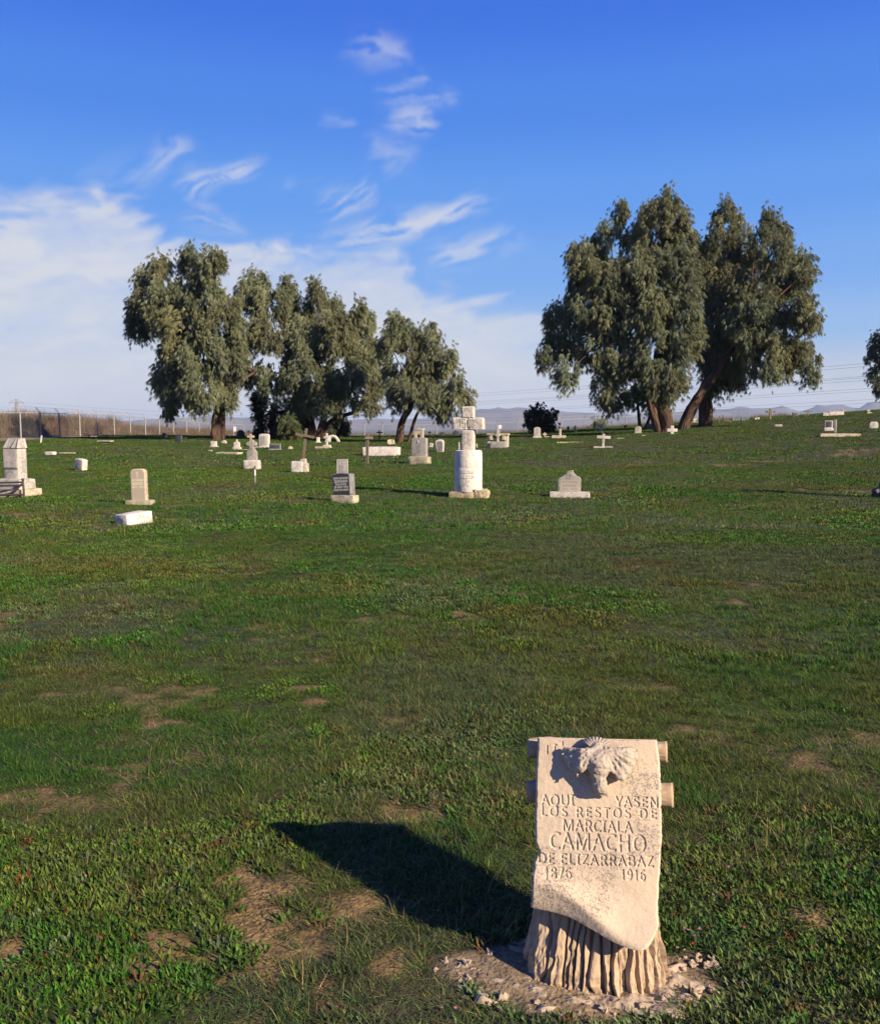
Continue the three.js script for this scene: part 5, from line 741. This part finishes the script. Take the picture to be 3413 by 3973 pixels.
{ // monument cut off by the frame edge: tapering shaft on a round boulder base
  const { p, u } = spot(3420, 1932), o = thing('shaft_monument', 'tall dark shaft monument on rounded boulders, cut off by the frame edge', 'monument', V(p.x + 14 * u, p.y - 0.02, p.z)); part('shaft', at(roughBox(46 * u, 240 * u, 40 * u, 0.01, 171, 0.12), 10 * u, 62 * u, 0), M.slate, o); part('plinth', at(roughBox(66 * u, 40 * u, 56 * u, 0.012, 172, 0.2), 10 * u, 32 * u, 0), M.slate, o);
  const b = (x, z, s, k, m) => { const g = roughBox(s * u, s * 0.95 * u, s * u, 0.05, k, 0.2); part('boulder', at(g, x * u, -4 * u, z * u), m, o); }; b(-24, 0, 46, 173, M.slate); b(-6, 26, 42, 174, M.painted_white); b(34, 18, 50, 175, M.rubble_stone); b(20, -16, 50, 176, M.rubble_stone); }

// ------------------------------------------------------------------ fence, sign, dry bank, pylons and lines
function fenceRun(label, pts, post) {
  const o = thing('chain_link_fence', label, 'fence', pts[0].clone()), L = (p) => p.clone().sub(pts[0]), H = 1.85; const rails = [], wires = [[], [], []], mesh = [];
  const local = pts.map((p) => L(p));
  local.forEach((p, i) => { const n = local[Math.min(i + 1, local.length - 1)].clone().sub(local[Math.max(0, i - 1)]).setY(0).normalize(), side = V(n.z, 0, -n.x); part('post', all([new THREE.CylinderGeometry(0.055, 0.055, H + 0.3, 8).translate(p.x, p.y + H / 2 - 0.15, p.z), bar(V(p.x, p.y + H, p.z), V(p.x + side.x * post * 0.3, p.y + H + 0.38, p.z + side.z * post * 0.3), 0.04)]), M.galvanised, o); p.side = side; });
  for (let i = 0; i < local.length - 1; i++) {
    const a = local[i], b = local[i + 1], up = (p, y, s = 0) => V(p.x + p.side.x * s * post, p.y + y, p.z + p.side.z * s * post);
    part('top_rail', bar(up(a, H - 0.02), up(b, H - 0.02), 0.045), M.galvanised, o);
    for (let k = 0; k < 3; k++) wires[k].push(bar(up(a, H + 0.12 * (k + 1), 0.1 * (k + 1)), up(b, H + 0.12 * (k + 1), 0.1 * (k + 1)), 0.012));
    const len = a.distanceTo(b), n = Math.round(len / 0.11), q = (t, y) => a.clone().lerp(b, t).add(V(0, y, 0)), run = 1.75 / len;
    for (let k = -Math.ceil(1.75 / 0.11); k < n; k++) for (const s of [1, -1]) { let t0 = k / n, t1 = t0 + run, y0 = 0.06, y1 = 1.81; if (t0 < 0) { y0 += (0 - t0) / run * 1.75; t0 = 0; } if (t1 > 1) { y1 -= (t1 - 1) / run * 1.75; t1 = 1; } if (t1 <= t0) continue; const A = s > 0 ? q(t0, y0) : q(t0, 1.87 - y0), B = s > 0 ? q(t1, y1) : q(t1, 1.87 - y1); const d = B.clone().sub(A), w = 0.0022, g = new THREE.BufferGeometry(), nx = V(-d.z, 0, d.x).normalize().multiplyScalar(w), ny = V(0, w, 0); g.setAttribute('position', new THREE.Float32BufferAttribute([A.x - ny.x, A.y - w, A.z, A.x, A.y + w, A.z, B.x, B.y + w, B.z, A.x, A.y - w, A.z, B.x, B.y + w, B.z, B.x, B.y - w, B.z, A.x - nx.x, A.y, A.z - nx.z, A.x + nx.x, A.y, A.z + nx.z, B.x + nx.x, B.y, B.z + nx.z, A.x - nx.x, A.y, A.z - nx.z, B.x + nx.x, B.y, B.z + nx.z, B.x - nx.x, B.y, B.z - nx.z], 3)); mesh.push(g); }
  }
  wires.forEach((w) => part('barbed_wire', all(w), M.galvanised, o));
  const mg = mergeGeometries(mesh); mg.computeVertexNormals(); const dm = M.galvanised.clone(); dm.side = THREE.DoubleSide; const mm = part('wire_mesh', mg, dm, o); mm.userData.kind = 'stuff';
}
const fp = (px, d) => atDistance(px, d);
const sidePosts = [[-60, 59], [81, 63], [159, 66], [232, 69], [311, 72.5], [379, 76], [444, 79.5], [507, 83], [565, 86.5], [619, 90], [673, 94], [725, 98], [773, 102], [817, 106]].map(([x, d]) => fp(x, d));
fenceRun('chain link fence with barbed wire running back along the dry bank', sidePosts, 1);
const backPosts = [[817, 106], [864, 106], [906, 106.5], [947, 107], [986, 107], [1040, 107], [1100, 107], [1160, 107.5], [1220, 108], [1278, 108], [1335, 108], [1414, 108], [1483, 108], [1552, 108], [1622, 108.5], [1695, 109], [1770, 109], [1850, 109], [1927, 110], [2006, 110], [2090, 111], [2177, 112], [2265, 113], [2339, 114], [2425, 115], [2515, 116], [2605, 117], [2699, 118]].map(([x, d]) => fp(x, d));
backPosts[0].x += 0.12; fenceRun('chain link fence crossing behind the trees in front of the hills', backPosts, -1);
{ const p = fp(912, 106), u = 106 / FOCAL, o = thing('fence_sign', 'small blank white sign hung on the back fence behind the leaning trunk', 'sign', p); part('board', new THREE.BoxGeometry(10 * u, 18 * u, 0.01).translate(0, 1.25, 0.09), M.sign_white, o); part('tie', bar(V(0, 1.5, 0.02), V(0, 1.5, 0.085), 0.02), M.iron, o); }
{ // dry bank beyond the side fence
  const crestL = [[-40, 58, 3.0], [-36.5, 66, 2.9], [-35, 74, 2.6], [-33.5, 82, 2.3], [-32, 90, 1.9], [-30.5, 98, 1.5], [-29, 108, 1.2], [-27, 122, 0.8], [-22, 140, 0.2]], P = [], I = [], T = [], C = [], N = 120, R = 22;
  const cx = curveOf(crestL.map((a) => [a[1], a[0]])), cy = curveOf(crestL.map((a) => [a[1], a[2]]));
  const bankY = (x, d) => { const off = x - cx(d), h = cy(d) * (0.9 + 0.35 * fbm2(d * 0.3, x * 0.25, 3, 41)), t = off > 0 ? clamp(1 - off / 5.2) : clamp(1 + off / 14); return groundH(x, -d) - 0.25 + (h - groundH(x, -d) + 0.25) * t * t * (3 - 2 * t); };
  for (let i = 0; i <= N; i++) { const d = lerp(56, 142, i / N); for (let j = 0; j <= R; j++) { const x = cx(d) + lerp(-14, 5.4, j / R); P.push(x, bankY(x, d), -d); T.push(x, d); const v = 0.8 + 0.5 * fbm2(x * 0.6, d * 0.6, 4, 43); C.push(0.18 * v, 0.125 * v, 0.075 * v); } }
  for (let i = 0; i < N; i++) for (let j = 0; j < R; j++) { const a = i * (R + 1) + j, b = a + R + 1; I.push(a, a + 1, b, a + 1, b + 1, b); }
  const g = new THREE.BufferGeometry(); g.setAttribute('position', new THREE.Float32BufferAttribute(P, 3)); g.setAttribute('uv', new THREE.Float32BufferAttribute(T, 2)); g.setAttribute('color', new THREE.Float32BufferAttribute(C, 3)); g.setIndex(I); g.computeVertexNormals();
  const b = shade(new THREE.Mesh(g, new THREE.MeshStandardMaterial({ name: 'dry_soil', vertexColors: true, map: soilMap, bumpMap: soilBump, bumpScale: 0.06, roughness: 1, side: THREE.DoubleSide }))); b.name = 'bank_terrain'; tag(b, 'dry brown bank beyond the side fence', null, null, 'structure'); scene.add(b);
  const r = rngOf(77), o = new THREE.Object3D(), geo = tuft(31, 26, 0.35, 0.55, 0.02, 0.45), n = 5200, m = new Float32Array(n * 16), c = new Float32Array(n * 3);
  for (let i = 0; i < n; i++) { const d = 58 + 80 * r(), x = cx(d) + lerp(-7, 4.8, r()), s = 0.5 + 1.1 * r() * (0.6 + 0.8 * Math.max(0, fbm2(x * 0.4, d * 0.4, 3, 45) + 0.3)), v = 0.7 + 0.6 * r(), k = r(); o.position.set(x, bankY(x, d) - 0.03, -d); o.rotation.set(0, r() * 6.283, 0); o.scale.set(s, s, s); o.updateMatrix(); o.matrix.toArray(m, i * 16); c.set(k < 0.8 ? [0.2 * v, 0.14 * v, 0.085 * v] : k < 0.93 ? [0.2 * v, 0.15 * v, 0.12 * v] : [0.12 * v, 0.13 * v, 0.06 * v], i * 3); }
  const im = shade(new THREE.InstancedMesh(geo, bladeMat, n)); im.instanceMatrix = new THREE.InstancedBufferAttribute(m, 16); im.instanceColor = new THREE.InstancedBufferAttribute(c, 3); im.name = 'dry_brush'; tag(im, 'dry brown brush and weeds covering the bank', null, null, 'stuff'); scene.add(im);
  // weeds and stubble along the foot of the back fence
  const n2 = 4200, m2 = new Float32Array(n2 * 16), c2 = new Float32Array(n2 * 3); for (let i = 0; i < n2; i++) { const t = r(), d = 109 + 14 * r() * r(), x = lerp(-26, 44, t), s = 0.5 + 0.9 * r(), v = 0.7 + 0.6 * r(); o.position.set(x, groundH(x, -d) - 0.02, -d); o.rotation.set(0, r() * 6.283, 0); o.scale.set(s, s * 1.3, s); o.updateMatrix(); o.matrix.toArray(m2, i * 16); c2.set([0.19 * v, 0.15 * v, 0.09 * v], i * 3); }
  const im2 = shade(new THREE.InstancedMesh(geo, bladeMat, n2)); im2.instanceMatrix = new THREE.InstancedBufferAttribute(m2, 16); im2.instanceColor = new THREE.InstancedBufferAttribute(c2, 3); im2.name = 'fence_weeds'; tag(im2, 'dry weeds along the foot of the back fence', null, null, 'stuff'); scene.add(im2);
}
function pylon(label, px, d, topY, wide) {
  const x = (px - IMG_W / 2) / FOCAL * d, g0 = groundH(x, -d), top = EYE + (HORIZON - topY) / FOCAL * d - g0, o = thing('lattice_pylon', label, 'pylon', V(x, g0, -d)); const w = wide, legs = [], brace = [], s = 0.12 * wide / 2;
  const q = (t) => lerp(w, w * 0.34, clamp(t / 0.62)) / 2;
  for (const a of [-1, 1]) for (const b of [-1, 1]) part('leg', all([bar(V(a * w / 2, -0.3, b * w / 2), V(a * q(0.62), top * 0.62, b * q(0.62)), s), bar(V(a * q(0.62), top * 0.62, b * q(0.62)), V(a * 0.15, top, b * 0.15), s)]), M.pylon_steel, o);
  for (let k = 0; k < 9; k++) { const t0 = k / 9 * 0.95, t1 = (k + 1) / 9 * 0.95; for (const b of [-1, 1]) { brace.push(bar(V(-q(t0), top * t0, b * q(t0)), V(q(t1), top * t1, b * q(t1)), s * 0.5), bar(V(q(t0), top * t0, b * q(t0)), V(-q(t1), top * t1, b * q(t1)), s * 0.5)); } }
  part('bracing', all(brace), M.pylon_steel, o);
  for (const [t, a] of [[0.94, 0.62], [0.76, 0.74], [0.58, 0.62]]) part('cross_arm', all([bar(V(-w * a, top * t, 0), V(w * a, top * t, 0), s * 0.8), bar(V(-w * a, top * t, 0), V(0, top * (t + 0.055), 0), s * 0.6), bar(V(w * a, top * t, 0), V(0, top * (t + 0.055), 0), s * 0.6), ...[-1, 1].map((e) => bar(V(e * w * a, top * t, 0), V(e * w * a, top * t - 1.2, 0), s * 0.7))]), M.pylon_steel, o);
  return o;
}
pylon('distant steel lattice pylon rising beyond the dry bank', 76, 420, 1548, 5.5);
pylon('faint far lattice pylon seen past the leaning trunk', 752, 900, 1588, 9);
{ // overhead lines: from out of frame near the edge tree, sinking towards the far plain
  const cable = (label, x0, y0, d0, x1, y1, d1, r, sag) => { const e = (x, y, d) => V((x - IMG_W / 2) / FOCAL * d, EYE + (HORIZON - y) / FOCAL * d, -d), a = e(x0, y0, d0), b = e(x1, y1, d1), pts = []; for (let k = 0; k <= 12; k++) { const t = k / 12; pts.push(a.clone().lerp(b, t).add(V(0, -sag * 4 * t * (1 - t), 0)).sub(a)); } const g = tube(pts, r, r, 5, 40); const m = shade(new THREE.Mesh(g, M.cable)); m.name = numbered('power_line'); m.position.copy(a); tag(m, label, 'cable', 'overhead power lines', 'thing'); scene.add(m); };
  const rows = [[1409, 1528, 230, 0.032], [1421, 1537, 230, 0.032], [1466, 1552, 260, 0.036], [1472, 1557, 262, 0.036], [1483, 1563, 265, 0.036], [1518, 1588, 300, 0.04], [1529, 1593, 300, 0.04], [1566, 1612, 340, 0.04], [1580, 1622, 345, 0.04]];
  const names = ['topmost of the overhead lines', 'second overhead line from the top', 'third overhead line from the top', 'fourth overhead line from the top', 'fifth overhead line from the top', 'sixth overhead line from the top', 'seventh overhead line from the top', 'second lowest of the overhead lines', 'lowest of the overhead lines'];
  rows.forEach(([ya, yb, d, r], i) => cable(names[i] + ', crossing past the trees', 3900, ya - 45, d, 1150, yb + 32, d * 2.6, r, 2.2));
  [[1560, 1578, 0.05], [1575, 1588, 0.05], [1592, 1600, 0.05]].forEach(([ya, yb, r], i) => cable(['upper', 'middle', 'lower'][i] + ' thin line hung from the lattice pylon beyond the bank', 76, ya, 420, 1500, yb + 42, 800, r, 3));
}

// ------------------------------------------------------------------ grass last (it keeps clear of the low slabs), then the hazy air
growGrass();
{ // tiny pink blooms in the low plants round the footing
  const petals = []; for (let k = 0; k < 6; k++) petals.push({ x: 0, z: 0, len: 0.007, wid: 0.004, yaw: k / 6 * 6.283, lean: 0.75, bend: 0.2, fat: true, tint: [1, 1, 1] });
  const g = bladeGeo(petals), r = rngOf(515), o = new THREE.Object3D(), m = [], c = [];
  for (let k = 0; k < 44; k++) { const right = r() < 0.55, p = hit(right ? 2640 + 260 * r() : 1700 + 1000 * r(), right ? 3380 + 560 * r() : 3900 + 70 * r()); if (padMask(p.x, p.z) > 0.4) continue; o.position.set(p.x, groundH(p.x, p.z) + 0.022 + 0.012 * r(), p.z); o.rotation.set((r() - 0.5) * 0.8, r() * 6, (r() - 0.5) * 0.8); const s = 0.7 + 0.6 * r(); o.scale.set(s, s, s); o.updateMatrix(); m.push(...o.matrix.elements); c.push(...(r() < 0.7 ? [0.3, 0.12, 0.24] : [0.3, 0.05, 0.03])); }
  const im = shade(new THREE.InstancedMesh(g, bladeMat, m.length / 16)); im.instanceMatrix = new THREE.InstancedBufferAttribute(new Float32Array(m), 16); im.instanceColor = new THREE.InstancedBufferAttribute(new Float32Array(c), 3); im.name = 'tiny_blossoms'; tag(im, 'tiny pink and red blossoms in the low plants by the footing', null, null, 'stuff'); scene.add(im);
}
scene.fog = new THREE.FogExp2(new THREE.Color().setRGB(0.55, 0.72, 1), 0.00008);
renderer.render(scene, camera);
